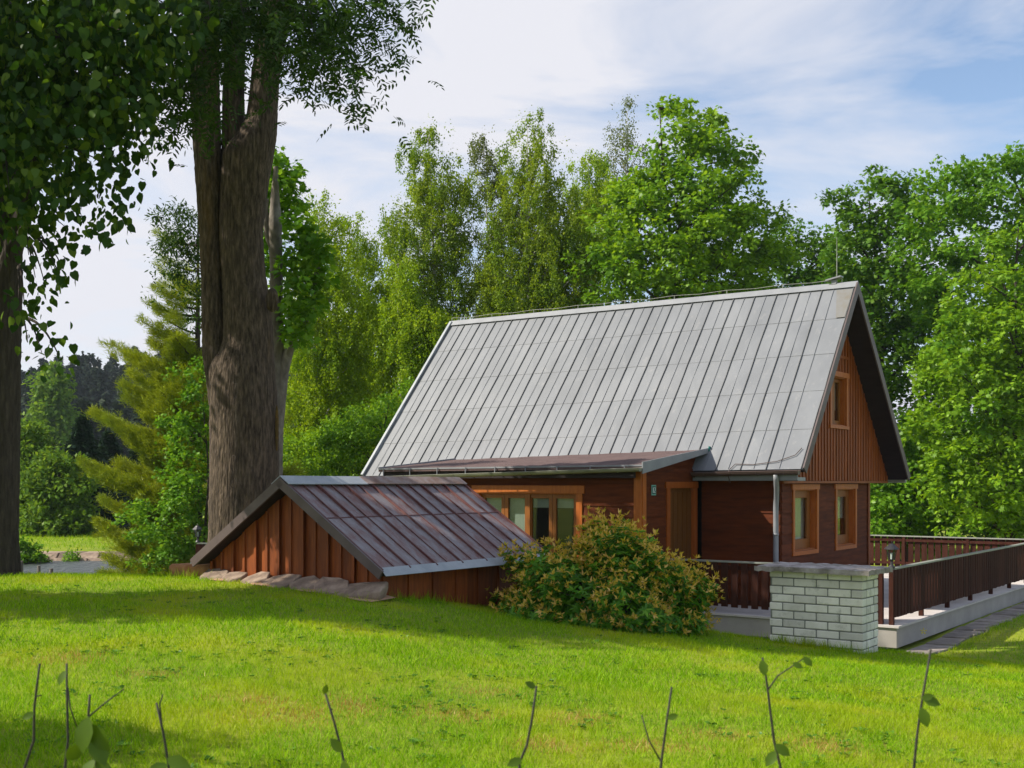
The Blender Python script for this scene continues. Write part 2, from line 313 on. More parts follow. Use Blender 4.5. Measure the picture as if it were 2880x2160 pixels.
M['birch2'] = leafmat('yellow birch leaves', (0.16, 0.27, 0.007), (0.26, 0.40, 0.010), (0.38, 0.51, 0.025), trans=0.48, gloss=0.012, patch=(0.5, (0.13, 0.27, 0.008), 0.48, 0.72))
M['greybirch'] = leafmat('grey green birch leaves', (0.0840, 0.1170, 0.0270), (0.1260, 0.1690, 0.0378), (0.1800, 0.2275, 0.0540), trans=0.35, gloss=0.018)
M['pine'] = leafmat('yellow pine needles', (0.1625, 0.2272, 0.0126), (0.2625, 0.3337, 0.0162), (0.3875, 0.4544, 0.0315), trans=0.30, gloss=0.015, patch=(0.7, (0.1500, 0.2343, 0.0216), 0.5, 0.75))
M['spruce'] = leafmat('blue spruce needles', (0.012, 0.034, 0.016), (0.020, 0.050, 0.022), (0.032, 0.07, 0.028), trans=0.15, gloss=0.03)
M['farwood'] = leafmat('far conifers', (0.012, 0.024, 0.014), (0.020, 0.038, 0.019), (0.035, 0.058, 0.024), trans=0.1, gloss=0.02, patch=(0.03, (0.03, 0.05, 0.016), 0.5, 0.75))
M['farleaf'] = leafmat('pale far leaves', (0.085, 0.18, 0.02), (0.13, 0.245, 0.028), (0.19, 0.30, 0.04), trans=0.42, gloss=0.01)
M['rhodo'] = leafmat('rhododendron leaves', (0.045, 0.17, 0.006), (0.09, 0.26, 0.010), (0.17, 0.37, 0.018), trans=0.30, gloss=0.025, rough=0.4)
M['rhodotip'] = leafmat('young rhododendron shoots', (0.40, 0.37, 0.02), (0.60, 0.44, 0.05), (0.80, 0.54, 0.20), trans=0.40, gloss=0.02)
M['sapling'] = leafmat('sapling leaves', (0.045, 0.10, 0.006), (0.08, 0.145, 0.008), (0.12, 0.19, 0.014), trans=0.40, gloss=0.02)
M['bush'] = leafmat('bush leaves', (0.03, 0.08, 0.009), (0.055, 0.12, 0.012), (0.10, 0.17, 0.018), trans=0.35, gloss=0.015)
M['yellow'] = leafmat('yellow petals', (0.6, 0.5, 0.04), (0.7, 0.6, 0.06), (0.75, 0.62, 0.06), trans=0.2, gloss=0.02)

# ------------------------------------------------------------------ terrain
def sst(a, b, x):
    t = np.clip((x - a) / (b - a), 0, 1); return t * t * (3 - 2 * t)
PX = [-60, -8, -4, -1.6, 0, 2, 4.5, 6.5, 9, 60]; PZ = [-1.15, -1.27, -1.30, -1.40, -1.72, -1.97, -2.16, -2.45, -2.60, -2.7]
def hgt(x, y):
    x = np.asarray(x, float); y = np.asarray(y, float)
    L15 = np.interp(x, PX, PZ)
    # soften the corner points of the profile
    L15 = (L15 + np.interp(x - .5, PX, PZ) + np.interp(x + .5, PX, PZ)) / 3
    L4 = -1.52 - 0.030 * np.clip(x, -10, 10)
    h = L4 + (L15 - L4) * np.clip((y - 3) / 12, 0, 1)
    st = 15.2 + (14.9 - 15.2) * sst(1.0, 4.0, x); en = 24 + (18.2 - 24) * sst(1.0, 4.0, x)
    low = -2.88 + 0.12 * sst(6.0, 9.5, x)
    h = h + (low - h) * sst(0, 1, (y - st) / (en - st))
    h = h + 0.035 * np.sin(x * 1.1 + 0.7 * y) * np.cos(0.8 * y - 0.4 * x) * sst(26, 18, y)
    # pond basin and far bank
    e = ((x + 20) / 15.5) ** 2 + ((y - 33) / 7.3) ** 2
    pond = sst(1.12, 0.75, e)
    bank = sst(39.8, 41.0, y) * 0.48 * sst(0, -6, x)
    h = h + bank - pond * 0.8
    h = h - sst(44, 60, y) * 0.15
    return h
def grid_mesh(name, xs, ys, mat, **kw):
    X, Y = np.meshgrid(xs, ys); ZZ = hgt(X, Y)
    v = np.stack([X.ravel(), Y.ravel(), ZZ.ravel()], 1); nx, ny = len(xs), len(ys)
    i, j = np.meshgrid(np.arange(nx - 1), np.arange(ny - 1)); a = (j * nx + i).ravel()
    return npmesh(name, v, np.stack([a, a + 1, a + nx + 1, a + nx], 1), mat, smooth=True, **kw)
M['soil'] = surf('turf ground', [(0.28, (0.13, 0.19, 0.008)), (0.5, (0.20, 0.26, 0.010)), (0.66, (0.26, 0.29, 0.02)), (0.8, (0.36, 0.26, 0.05))], scale=0.9, rough=1, bump=0.6, bscale=30, detail=10, fine=(9, (0.11, 0.15, 0.010), 0.5, 0.7))
xs = np.concatenate([[-1500, -700, -300, -150, -80, -50], np.arange(-40, 40.1, 0.4), [50, 80, 150, 300, 700, 1500]])
ys = np.concatenate([[-300, -60, -20], np.arange(-6, 46, 0.4), [48, 52, 58, 66, 76, 90, 110, 150, 250, 500, 1000, 2500]])
g = grid_mesh('ground', xs, ys, M['soil']); tag(g, kind='structure')
mb = MB(); mb.add([(-37, 24.6, -2.70), (-3, 24.6, -2.70), (-3, 40.6, -2.70), (-37, 40.6, -2.70)], [(0, 1, 2, 3)])
tag(build('pond_water', mb, M['water']), kind='structure')

# ------------------------------------------------------------------ cottage
cott = empty('cottage', H0 + np.array([0, 0, -2.4]), 'brown wooden cottage with steep grey tin roof and orange window frames', 'cottage')
ER = hp(-.6, -.39, .236); EL = hp(10.47, -.39, .137); RR = hp(-.6, 2.49, 4.06); RL = hp(10.05, 2.49, 4.11)
BR = hp(-.6, 5.94, .106); BL = hp(10.47, 5.94, .10)
def bil(a, b): return (ER * (1 - a) + EL * a) * (1 - b) + (RR * (1 - a) + RL * a) * b
nF = np.cross(EL - ER, RR - ER); nF /= np.linalg.norm(nF)
if nF[2] < 0: nF = -nF
nB = np.cross(BL - BR, RR - BR); nB /= np.linalg.norm(nB)
if nB[2] < 0: nB = -nB
mb = MB()
# tin sheets, each slightly out of line with its neighbours
nc, nr = 21, 5
brk = [0] + [0.020 + (1 - 0.020) * k / nc for k in range(1, nc + 1)]
jit = random.Random(3)
for c in range(nc):
    for r in range(nr):
        a0, a1, b0, b1 = brk[c], brk[c + 1], r / nr, (r + 1) / nr
        o1 = nF * (0.0 + jit.uniform(0, .003)); o2 = nF * (.002 + jit.uniform(0, .003))
        q = [bil(a0, b0) + o2, bil(a1, b0) + o2, bil(a1, b1 + (0 if r == nr - 1 else .004)) + o1, bil(a0, b1 + (0 if r == nr - 1 else .004)) + o1]
        mid = (q[0] + q[1] + q[2] + q[3]) / 4 + nF * jit.uniform(-.006, .010)
        lo = [p - nF * .02 for p in q]
        mb.add(q + [mid] + lo, [(0, 1, 4), (1, 2, 4), (2, 3, 4), (3, 0, 4), (0, 5, 6, 1), (1, 6, 7, 2), (2, 7, 8, 3), (3, 8, 5, 0)])
roof = build('roof', mb, M['roof'], cott)
mb = MB()
mb.slab(ER - nF * .025, EL - nF * .025, RL - nF * .025, RR - nF * .025, -nF * .07)
mb.slab(BR, BL, RL, RR, -nB * .09)
build('roof_boards', mb, M['darkwood'], roof)
for k in range(nc + 1):
    a = brk[k] if k else 0.003
    a = min(a, .997); mb = MB()
    pts = [bil(a + jit.uniform(-.0006, .0006), b) + nF * .016 for b in np.linspace(0, 1, 11)]
    for i in range(10): mb.bar(pts[i], pts[i + 1], .011, .022, up=nF)
    build('seam', mb, M['seam'], roof)
    if 0 < k < nc + 1:
        a2 = a - (1 / nc) / 2
        if a2 > 0.01:
            pts = [bil(a2 + jit.uniform(-.0004, .0004), b) + nF * .014 for b in np.linspace(0.004, 1, 6)]; mb = MB()
            for i in range(5): mb.bar(pts[i], pts[i + 1], .006, .010, up=nF)
            build('low_seam', mb, M['tin'], roof)
for r in range(1, nr):
    b = r / nr; mb = MB()
    mb.bar(bil(0, b) + nF * .006, bil(1, b) + nF * .006, .006, .006, up=nF); build('cross_joint', mb, M['tin'], roof)
# ridge cap, rusty corner sheet, left verge, lightning wire
mb = MB()
rd = (RL - RR) / np.linalg.norm(RL - RR); dn = (ER - RR) / np.linalg.norm(ER - RR); dnb = (BR - RR) / np.linalg.norm(BR - RR)
for (q, n_) in ((dn, nF), (dnb, nB)):
    a_, b_ = RR - rd * .02 + Z * .045, RL + rd * .02 + Z * .045
    mb.slab(a_, b_, b_ + q * .16, a_ + q * .16, n_ * .012)
build('ridge_cap', mb, M['tin'], roof)
mb = MB(); mb.slab(bil(.004, .80) + nF * .024, bil(.021, .80) + nF * .024, bil(.036, .965) + nF * .024, bil(.004, .965) + nF * .024, nF * .003)
tag(build('rusty_sheet', mb, M['rust_tin'], roof), 'tan rusted sheet at the gable corner')
mb = MB(); mb.bar(EL + nF * .02, RL + nF * .02, .07, .10, up=nF)
build('verge_strip', mb, M['capgrey'], roof)
mb = MB()
mb.bar(ER - U * .012 - nF * .045, RR - U * .012 - nF * .045, .03, .17, up=nF)
mb.bar(BR - U * .012 - nB * .045, RR - U * .012 - nB * .045, .03, .17, up=nB)
build('barge_board', mb, M['barge'], roof)
wire = MB(); pw = []
for k in range(9):
    q = RR * (1 - k / 8 * .97 - .03) + RL * (k / 8 * .97 + .03)
    wire.tube([q, q + Z * .13], .010, 6)
    pw.append(q + Z * .13)
    if k < 8:
        q2 = RR * (1 - (k + .5) / 8 * .97 - .03) + RL * ((k + .5) / 8 * .97 + .03); pw.append(q2 + Z * .105)
wire.tube(pw, .006, 5)
a_ = bil(.02, .0) + nF * .03
build('lightning_wire', wire, M['railcap'], roof)
mb = MB(); ra = RR * .96 + RL * .04
mb.tube([ra, ra + Z * .45, ra + Z * 1.0], [.011, .009, .005], 6)
rod = build('lightning_rod', mb, M['railcap'], roof)
mb = MB(); q = RR * .955 + RL * .045
mb.slab(q + Z * .10 + rd * .16 - W * .09, q + Z * .16 - rd * .16 - W * .09, q + Z * .16 - rd * .16 + W * .09, q + Z * .10 + rd * .16 + W * .09, Z * .03)
mb.slab(q + Z * .03 + rd * .05 - W * .04, q + Z * .03 - rd * .05 - W * .04, q + Z * .03 - rd * .05 + W * .04, q + Z * .03 + rd * .05 + W * .04, Z * .08)
build('ridge_vent', mb, M['tin'], roof)
mb = MB()
pts = [bil(.012, .10) + nF * .03, bil(.02, .065) + nF * .03, bil(.05, .035) + nF * .03, bil(.09, .022) + nF * .03, bil(.125, .026) + nF * .03, bil(.132, .0) + nF * .03, hp(.86, -.52, .15), hp(.86, -.40, -.02)]
mb.tube(pts, .008, 5); build('conductor_cable', mb, M['brown_gutter'], roof)

# walls: lapped boards with real openings
def boards(mb, fr, axis, face, a0, a1, z0, z1, holes=(), pitch=.2, sgn=-1, thick=.18, vertical=False):
    """axis 't' or 's': the direction the wall runs; face: its fixed other coordinate; sgn: side that looks out"""
    def pt(a, off, z):
        c = face + sgn * off
        return fr(a, c, z) if axis == 't' else fr(c, a, z)
    zs = sorted(set([z0, z1] + [h[i] for h in holes for i in (2, 3)] + list(np.arange(z0, z1, pitch))))
    zs = [z for z in zs if z0 <= z <= z1]
    for za, zb in zip(zs[:-1], zs[1:]):
        if zb - za < 1e-4: continue
        zm = (za + zb) / 2
        cuts = sorted([(h[0], h[1]) for h in holes if h[2] < zm < h[3]]); segs = []; c = a0
        for h0, h1 in cuts:
            if h0 > c: segs.append((c, h0))
            c = max(c, h1)
        if c < a1: segs.append((c, a1))
        k = math.floor((za - z0) / pitch + 1e-6); rel = lambda z: (z - z0) / pitch - k
        ob = .022 - .018 * rel(za); ot = .022 - .018 * rel(zb)
        for s0, s1 in segs:
            mb.hexa([pt(s0, ob, za), pt(s1, ob, za), pt(s1, -thick, za), pt(s0, -thick, za), pt(s0, ot, zb), pt(s1, ot, zb), pt(s1, -thick, zb), pt(s0, -thick, zb)])
def window(fr, axis, face, a0, a1, z0, z1, sgn, parent, panes=1, sash=.07, trim=.10, rec=.13, blinds=None, sill=True, posts=()):
    """a window in an opening: trim on the wall, frame and sashes set back, panes, blinds"""
    def bx(mb, b0, b1, o0, o1, c0, c1):
        lo, hi = sorted((face + sgn * o0, face + sgn * o1))
        if axis == 't': mb.box(fr, b0, b1, lo, hi, c0, c1)
        else: mb.box(fr, lo, hi, b0, b1, c0, c1)
    mb = MB()
    bx(mb, a0 - trim, a0 + .004, .0, .040, z0, z1); bx(mb, a1 - .004, a1 + trim, .0, .040, z0, z1)
    bx(mb, a0 - trim - .05, a1 + trim + .05, .0, .046, z1 - .002, z1 + trim + .02)
    if sill: bx(mb, a0 - trim - .03, a1 + trim + .03, -.02, .055, z0 - .07, z0 - .002)
    else: bx(mb, a0 - trim, a1 + trim, .0, .038, z0 - trim, z0 - .002)
    # reveals
    bx(mb, a0, a0 + .022, -rec - .04, -.002, z0, z1); bx(mb, a1 - .022, a1, -rec - .04, -.002, z0, z1)
    bx(mb, a0 + .022, a1 - .022, -rec - .04, -.002, z1 - .022, z1); bx(mb, a0 + .022, a1 - .022, -rec - .04, -.004, z0, z0 + .022)
    w = build('window', mb, M['orange'], parent, bevel=.004)
    n = panes; A0, A1 = a0 + .022, a1 - .022; B0, B1 = z0 + .022, z1 - .022
    wd = (A1 - A0) / n
    sm, pm, bm = MB(), MB(), MB(); dk = MB()
    for k in range(n):
        x0, x1 = A0 + k * wd + .003, A0 + (k + 1) * wd - .003
        f0, f1 = -rec - .03, -rec + .022
        bx(sm, x0, x0 + sash, f0, f1, B0, B1); bx(sm, x1 - sash, x1, f0, f1, B0, B1)
        bx(sm, x0 + sash, x1 - sash, f0, f1, B0, B0 + sash * 1.3); bx(sm, x0 + sash, x1 - sash, f0, f1, B1 - sash, B1)
        bx(pm, x0 + sash, x1 - sash, -rec - .012, -rec - .006, B0 + sash * 1.3, B1 - sash)
        if blinds and blinds[k] > 0:
            bx(bm, x0 + sash * .6, x1 - sash * .6, -rec - .075, -rec - .065, B1 - sash - blinds[k] * (B1 - B0), B1 - sash * .5)
    for p in posts: bx(sm, p[0], p[1], -rec - .03, -rec + .05, B0, B1)
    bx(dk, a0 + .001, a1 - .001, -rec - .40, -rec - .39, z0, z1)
    build('sash', sm, M['orange2'], w, bevel=.004); build('pane', pm, M['glass'], w)
    if bm.v: build('blind', bm, M['blind'], w)
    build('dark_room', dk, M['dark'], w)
    return w

FL = -2.4     # terrace level
mb = MB()
gw = [(.60, 1.76, -1.36, -.15), (2.90, 4.00, -1.36, -.15)]     # gable windows (s0, s1, z0, z1)
boards(mb, hp, 's', 0.0, 0.02, 4.89, FL, .02, gw, sgn=-1)
boards(mb, hp, 't', 0.0, 0.0, 1.66, FL, .10, sgn=-1)
boards(mb, hp, 't', 4.89, 0.0, 10.1, FL - .3, .10, sgn=1)
boards(mb, hp, 's', 10.1, 0.0, 4.89, FL - .3, .10, sgn=1)
boards(mb, hp, 't', 0.0, 7.6, 10.1, FL - .3, .10, sgn=-1)
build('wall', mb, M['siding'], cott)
mb = MB()
fw = (3.06, 5.38, -1.55, -.22)
boards(mb, hp, 't', -2.40, 1.70, 7.6, FL - .45, .235, [fw], sgn=-1)
door = (-1.36, -.36, FL + .02, -.12)
boards(mb, hp, 's', 1.68, -2.38, -.19, FL - .45, .25, [door], sgn=-1)
boards(mb, hp, 's', 7.6, -2.38, -.0, FL - .45, .20, sgn=1)
# the small triangle below the verge
mb.hexa([hp(1.68, -2.38, .25), hp(1.86, -2.38, .25), hp(1.86, -.1, .25), hp(1.68, -.1, .25), hp(1.68, -2.38, .262), hp(1.86, -2.38, .262), hp(1.86, -.1, .56), hp(1.68, -.1, .56)])
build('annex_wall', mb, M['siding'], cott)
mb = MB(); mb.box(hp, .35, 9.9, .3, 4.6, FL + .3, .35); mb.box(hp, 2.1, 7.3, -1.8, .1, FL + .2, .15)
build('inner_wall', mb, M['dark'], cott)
# upper gable, vertical boards over the lower wall
mb = MB()
def roofz(s):
    if s < 2.49: return .236 + (4.06 - .236) * (s + .39) / 2.88 - .15
    return .106 + (4.06 - .106) * (5.94 - s) / 3.45 - .15
s = -.26; uw = (2.20, 3.06, 1.17, 2.18)
while s < 5.75:
    e = min(s + .165, 5.76); zt0, zt1 = roofz(s + .006), roofz(e - .006)
    for za, zb0, zb1 in (((.02, zt0, zt1),) if not (s + .08 > uw[0] and s + .08 < uw[1]) else ((.02, uw[2], uw[2]), (uw[3], zt0, zt1))):
        if min(zb0, zb1) > za:
            mb.hexa([hp(-.145, s + .006, za), hp(-.005, s + .006, za), hp(-.005, e - .006, za), hp(-.145, e - .006, za), hp(-.145, s + .006, zb0), hp(-.005, s + .006, zb0), hp(-.005, e - .006, zb1), hp(-.145, e - .006, zb1)])
            mb.box(hp, -.165, -.146, e - .03, e + .015, za, min(zb0, zb1) - .03)
    s += .165
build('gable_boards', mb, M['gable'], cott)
mb = MB(); mb.box(hp, -.172, -.146, 1.80, 3.2, 2.58, 2.64); build('batten', mb, M['gable'], cott)
mb = MB(); mb.box(hp, -.17, -.004, -.28, 5.78, -.03, .016)
build('gable_sill', mb, M['gable'], cott)
window(hp, 's', 0.0, .60, 1.76, -1.36, -.15, -1, cott, panes=1, sash=.15, rec=.13, blinds=[.95], sill=False, trim=.085)
window(hp, 's', 0.0, 2.90, 4.00, -1.36, -.15, -1, cott, panes=1, sash=.15, rec=.13, blinds=[.4], sill=False, trim=.085)
window(hp, 's', -.145, 2.20, 3.06, 1.17, 2.18, -1, cott, panes=2, sash=.07, rec=.12, blinds=[.1, .6], sill=True, trim=.09)
window(hp, 't', -2.40, 3.06, 5.38, -1.55, -.22, -1, cott, panes=4, sash=.08, rec=.06, blinds=[.14, .14, .96, .96], sill=True, trim=.13, posts=[(4.16, 4.28)])
mb = MB()
def dbox(m, s0, s1, o0, o1, z0, z1): m.box(hp, min(1.68 - o0, 1.68 - o1), max(1.68 - o0, 1.68 - o1), s0, s1, z0, z1)
dbox(mb, -1.36, -.36, -.08, -.04, FL + .02, -.12)
for k in range(5): dbox(mb, -1.30 + k * .19, -1.13 + k * .19, -.04, -.028, FL + .1, -.2)
M['doorwood'] = surf('shaded ochre door', [(0.3, (0.10, 0.036, 0.005)), (0.7, (0.15, 0.055, 0.008))], scale=3, stretch=(6, 6, 1), rough=0.6, bump=0.1)  # eave shade put into the colour, darker than the wood itself
dr = build('door', mb, M['doorwood'], cott)
M['doorframe'] = surf('shaded orange frame', [(0.3, (0.24, 0.055, 0.007)), (0.7, (0.33, 0.085, 0.011))], scale=4, stretch=(5, 5, 1), rough=0.5, bump=0.1)  # darker copy of the window frame orange, eave shade in its colour
mb = MB()
dbox(mb, -1.48, -1.355, -.05, .045, FL + .02, -.12); dbox(mb, -.365, -.24, -.05, .045, FL + .02, -.12); dbox(mb, -1.53, -.21, -.02, .05, -.122, .0)
build('door_frame', mb, M['doorframe'], dr, bevel=.004)
mb = MB(); q = hp(1.68 + .0, -1.22, -1.35); mb.tube([q, q - U * .05, q - U * .05 + W * .12], .012, 6); build('handle', mb, M['iron'], dr)
mb = MB()
mb.box(hp, 1.645, 1.80, -2.462, -2.427, FL - .45, .235); mb.box(hp, 1.625, 1.655, -2.427, -2.30, FL - .45, .235)
build('corner_trim', mb, M['orange'], cott, bevel=.004)
mb = MB(); mb.box(hp, -.045, -.024, 4.82, 4.93, FL, .0); build('corner_trim', mb, M['gable'], cott, bevel=.004)
# lean-to roof
FRc, FLc, BRc, BLc = hp(1.49, -2.7, .305), hp(7.85, -2.7, .28), hp(1.49, .06, .655), hp(7.85, -.02, .515)
mb = MB(); n_ = 12
for i in range(n_):
    for j in range(5):
        f = lambda a, b: (FRc * (1 - a) + FLc * a) * (1 - b) + (BRc * (1 - a) + BLc * a) * b + Z * .006 * math.sin(a * 37 + b * 9)
        a0, a1, b0, b1 = i / n_, (i + 1) / n_, j / 5, (j + 1) / 5
        mb.add([f(a0, b0), f(a1, b0), f(a1, b1), f(a0, b1)], [(0, 1, 2, 3)])
mb.slab(FRc - Z * .07, FLc - Z * .07, BLc - Z * .07, BRc - Z * .07, Z * .055)
lean = build('felt_roof', mb, M['felt'], cott)
mb = MB(); mb.bar(FRc - Z * .012, FLc - Z * .012, .02, .03); mb.bar(FLc + Z * .0, BLc + Z * .01, .03, .05)
build('edge_strip', mb, M['tin'], lean)
mb = MB()
mb.hexa([FRc - U * .03 - Z * .16 - W * .02, FRc - U * .005 - Z * .16 - W * .02, BRc - U * .005 - Z * .06, BRc - U * .03 - Z * .06,
         FRc - U * .03 + Z * .05 - W * .02, FRc - U * .005 + Z * .05 - W * .02, BRc - U * .005 + Z * .03, BRc - U * .03 + Z * .03])
build('verge_flashing', mb, M['tin'], lean)
mb = MB(); q = hp(1.44, -.12, .60)
mb.slab(q, q + U * .02, q + U * .02 + W * .22 - Z * .02, q + W * .22 - Z * .02, Z * .10)
build('sheet_scrap', mb, M['teal'], lean)
def gutter(a, b, r, mat, name, parent, hooks=8):
    mb = MB(); d = (b - a) / np.linalg.norm(b - a); o = np.cross(d, Z); o /= np.linalg.norm(o); prof = []
    for k in range(9):
        an = math.pi * k / 8; prof.append((math.cos(an) * r, -math.sin(an) * r))
    for (rr, flip) in ((1, 0), (.9, 1)):
        base = len(mb.v)
        for q in (a, b):
            for x, z in prof: mb.v.append(tuple(q + o * x * rr + Z * z * rr))
        for k in range(8):
            f = (base + k, base + k + 1, base + 9 + k + 1, base + 9 + k)
            mb.f.append(f if not flip else f[::-1])
    mb.tube([a + o * r, b + o * r], r * .16, 6); mb.tube([a - o * r, b - o * r], r * .12, 6)
    for q, s_ in ((a, -1), (b, 1)):
        base = len(mb.v)
        for x, z in prof: mb.v.append(tuple(q + o * x + Z * z))
        mb.f.append(tuple(range(base, base + 9)))
    g_ = build(name, mb, mat, parent)
    for k in range(hooks):
        hk = MB(); q = a + (b - a) * (k + .5) / hooks
        hk.tube([q + o * r * 1.04 * math.cos(t_) - Z * r * 1.04 * math.sin(t_) for t_ in np.linspace(0, math.pi, 7)], .008, 4)
        build('hook', hk, mat, g_)
    return g_
ga, gb = hp(1.47, -2.80, .245), hp(8.05, -2.80, .10)
g1 = gutter(ga, gb, .065, M['olive_gutter'], 'gutter', cott, 7)
for k in range(9):
    mb = MB(); q = ga + (gb - ga) * (k + .5) / 9 + W * .07; mb.bar(q, q + Z * (FRc[2] + (FLc[2] - FRc[2]) * (k + .5) / 9 - q[2]), .02, .012, up=U); build('gutter_strut', mb, M['tin'], g1)
mb = MB(); mb.box(hp, 1.70, 7.80, -2.62, -2.56, .07, .235); build('annex_fascia', mb, M['darkwood'], cott)
gutter(hp(-.56, -.49, .205), hp(1.62, -.49, .175), .075, M['brown_gutter'], 'gutter', cott, 4)
gutter(hp(-.5, 6.02, .05), hp(10.2, 6.02, .04), .07, M['railcap'], 'gutter', cott, 6)
mb = MB(); mb.box(hp, -.50, 1.66, -.40, -.03, .02, .085); mb.box(hp, -.50, 1.6, -.42, -.402, .035, .19)
build('soffit_board', mb, M['tin'], cott)
mb = MB()
mb.tube([hp(-.10, -.49, .14), hp(-.10, -.46, .04), hp(-.04, -.30, -.14), hp(.03, -.15, -.32), hp(.055, -.11, -.5), hp(.055, -.11, -.8), hp(.055, -.11, -1.4), hp(.055, -.11, FL + .05)], .050, 12)
mb.tube([hp(.055, -.11, -1.02), hp(.055, -.11, -.98)], .057, 12); mb.tube([hp(.055, -.11, -1.92), hp(.055, -.11, -1.88)], .057, 12)
build('downpipe', mb, M['tin'], cott, smooth=True)
# house number sign: 112 on green enamel
q = hp(1.655, -1.98, -.06)
sgn_root = empty('house_number_sign', q - Z * .12, 'green enamel house number plate 112 on the siding beside the door', 'sign')
mb = MB()
def sbox(m, s0, s1, o, z0, z1): m.box(hp, 1.655 - o - .004, 1.655 - o, -1.98 + s0, -1.98 + s1, -.155 + z0, -.155 + z1)
sbox(mb, -.085, .085, .002, -.095, .095); build('plate', mb, M['signpale'], sgn_root)
mb = MB(); sbox(mb, -.062, .062, .007, -.073, .073); build('plate_field', mb, M['signgreen'], sgn_root)
mb = MB(); c = .0115
sbox(mb, -.046, -.035, c, -.05, .05); sbox(mb, -.022, -.011, c, -.05, .05)
sbox(mb, .004, .046, c, .040, .05); sbox(mb, .036, .046, c, .004, .040); sbox(mb, .004, .046, c, -.05, -.040)
mb.hexa([hp(1.655 - c - .004, -1.98 + .004, -.155 - .040), hp(1.655 - c, -1.98 + .004, -.155 - .040), hp(1.655 - c, -1.98 + .016, -.155 - .040), hp(1.655 - c - .004, -1.98 + .016, -.155 - .040),
         hp(1.655 - c - .004, -1.98 + .034, -.155 + .004), hp(1.655 - c, -1.98 + .034, -.155 + .004), hp(1.655 - c, -1.98 + .046, -.155 + .004), hp(1.655 - c - .004, -1.98 + .046, -.155 + .004)])
build('number', mb, M['signwhite'], sgn_root)

# ------------------------------------------------------------------ terrace, railings, lanterns
mb = MB()
mb.box(sp, 0.02, 4.36, 0.02, 12.3, -2.775, -2.436)
mb.box(sp, .30, 4.3, .30, 12.0, -3.1, -2.776)
terr = build('terrace', mb, M['terrazzo'], bevel=.01); tag(terr, kind='structure')
mb = MB()
for i in range(9):
    for j in range(25):
        mb.box(sp, i * .49 + .003 if i else -.02, min((i + 1) * .49 - .003, 4.36), j * .495 + .003 if j else -.02, (j + 1) * .495 - .003, -2.435, -2.40)
tag(build('terrace_paving', mb, M['tiles']), kind='structure')
mb = MB(); jr = random.Random(9)
for k in range(28):
    s_ = .05 + k * .46; w_ = jr.uniform(.42, .55)
    c = sp(-.42 - jr.uniform(-.03, .03), s_, 0); zz_ = float(hgt(c[0], c[1])) - .005
    pts = [sp(-.10 + jr.uniform(-.03, .03), s_ - .21, zz_), sp(-.10, s_ + .21, zz_), sp(-.10 - w_, s_ + .20 + jr.uniform(-.05, .03), zz_), sp(-.10 - w_ - jr.uniform(-.05, .1), s_ - .19, zz_)]
    for t_ in range(4): pts[t_][2] = float(hgt(pts[t_][0], pts[t_][1])) - .01
    mb.slab(*pts, (0, 0, .035 + jr.uniform(0, .02)))
tag(build('stone_path', mb, M['pathstone'], bevel=.008), kind='structure')
def railing(a, b, name, label, pitch=.178, bw=.140, posts=1.65, zt=-1.45, zf=-2.40, side=1, skipfirst=False):
    a = np.array(a, float); b = np.array(b, float); d = b - a; Ln = np.linalg.norm(d); d /= Ln; o = np.cross(d, Z) * side
    root = empty(name, (a[0], a[1], zf), label, 'railing')
    mb = MB(); mb.bar(a + Z * (zt - .01), b + Z * (zt - .01), .11, .03); build('top_rail', mb, M['railcap'], root, bevel=.004)
    mb = MB()
    for z in (zt - .12, zf + .22): mb.bar(a + Z * z - o * .005, b + Z * z - o * .005, .035, .07)
    build('cross_rail', mb, M['rail'], root)
    k = 0
    while k * posts < Ln + .01:
        q = a + d * (k * posts); mb = MB(); mb.bar(q + Z * zf, q + Z * (zt - .03), .075, .075, up=d); build('post', mb, M['rail'], root); k += 1
    mb = MB(); x = .10
    while x < Ln - .03:
        q = a + d * x + o * .034; j = jr.uniform(-.008, .008)
        mb.hexa([q + d * p0 + o * p1 + Z * z for z in (zf + .115 + j, zt - .028) for p0, p1 in ((-bw / 2, -.010), (bw / 2, -.010), (bw / 2, .010), (-bw / 2, .010))]); x += pitch
    build('board', mb, M['rail'], root)
    return root
railing(sp(.14, .12, 0), sp(.14, 12.0, 0), 'railing', 'long dark brown board railing along the right side of the terrace', side=1)
railing(sp(.32, .12, 0), sp(4.30, .12, 0), 'railing', 'short brown board railing between bush and white brick pillar', side=-1, pitch=.197, bw=.128)
railing(sp(.32, 12.0, 0), sp(6.5, 12.0, 0), 'railing', 'dark board railing at the rear of the terrace before the maples', side=1)
q = P(556, 1527, 27.4)
railing((q[0], q[1], 0), (q[0] + 4.5, q[1] - .2, 0), 'railing', 'brown railing end behind the shed carrying a lantern', side=1)
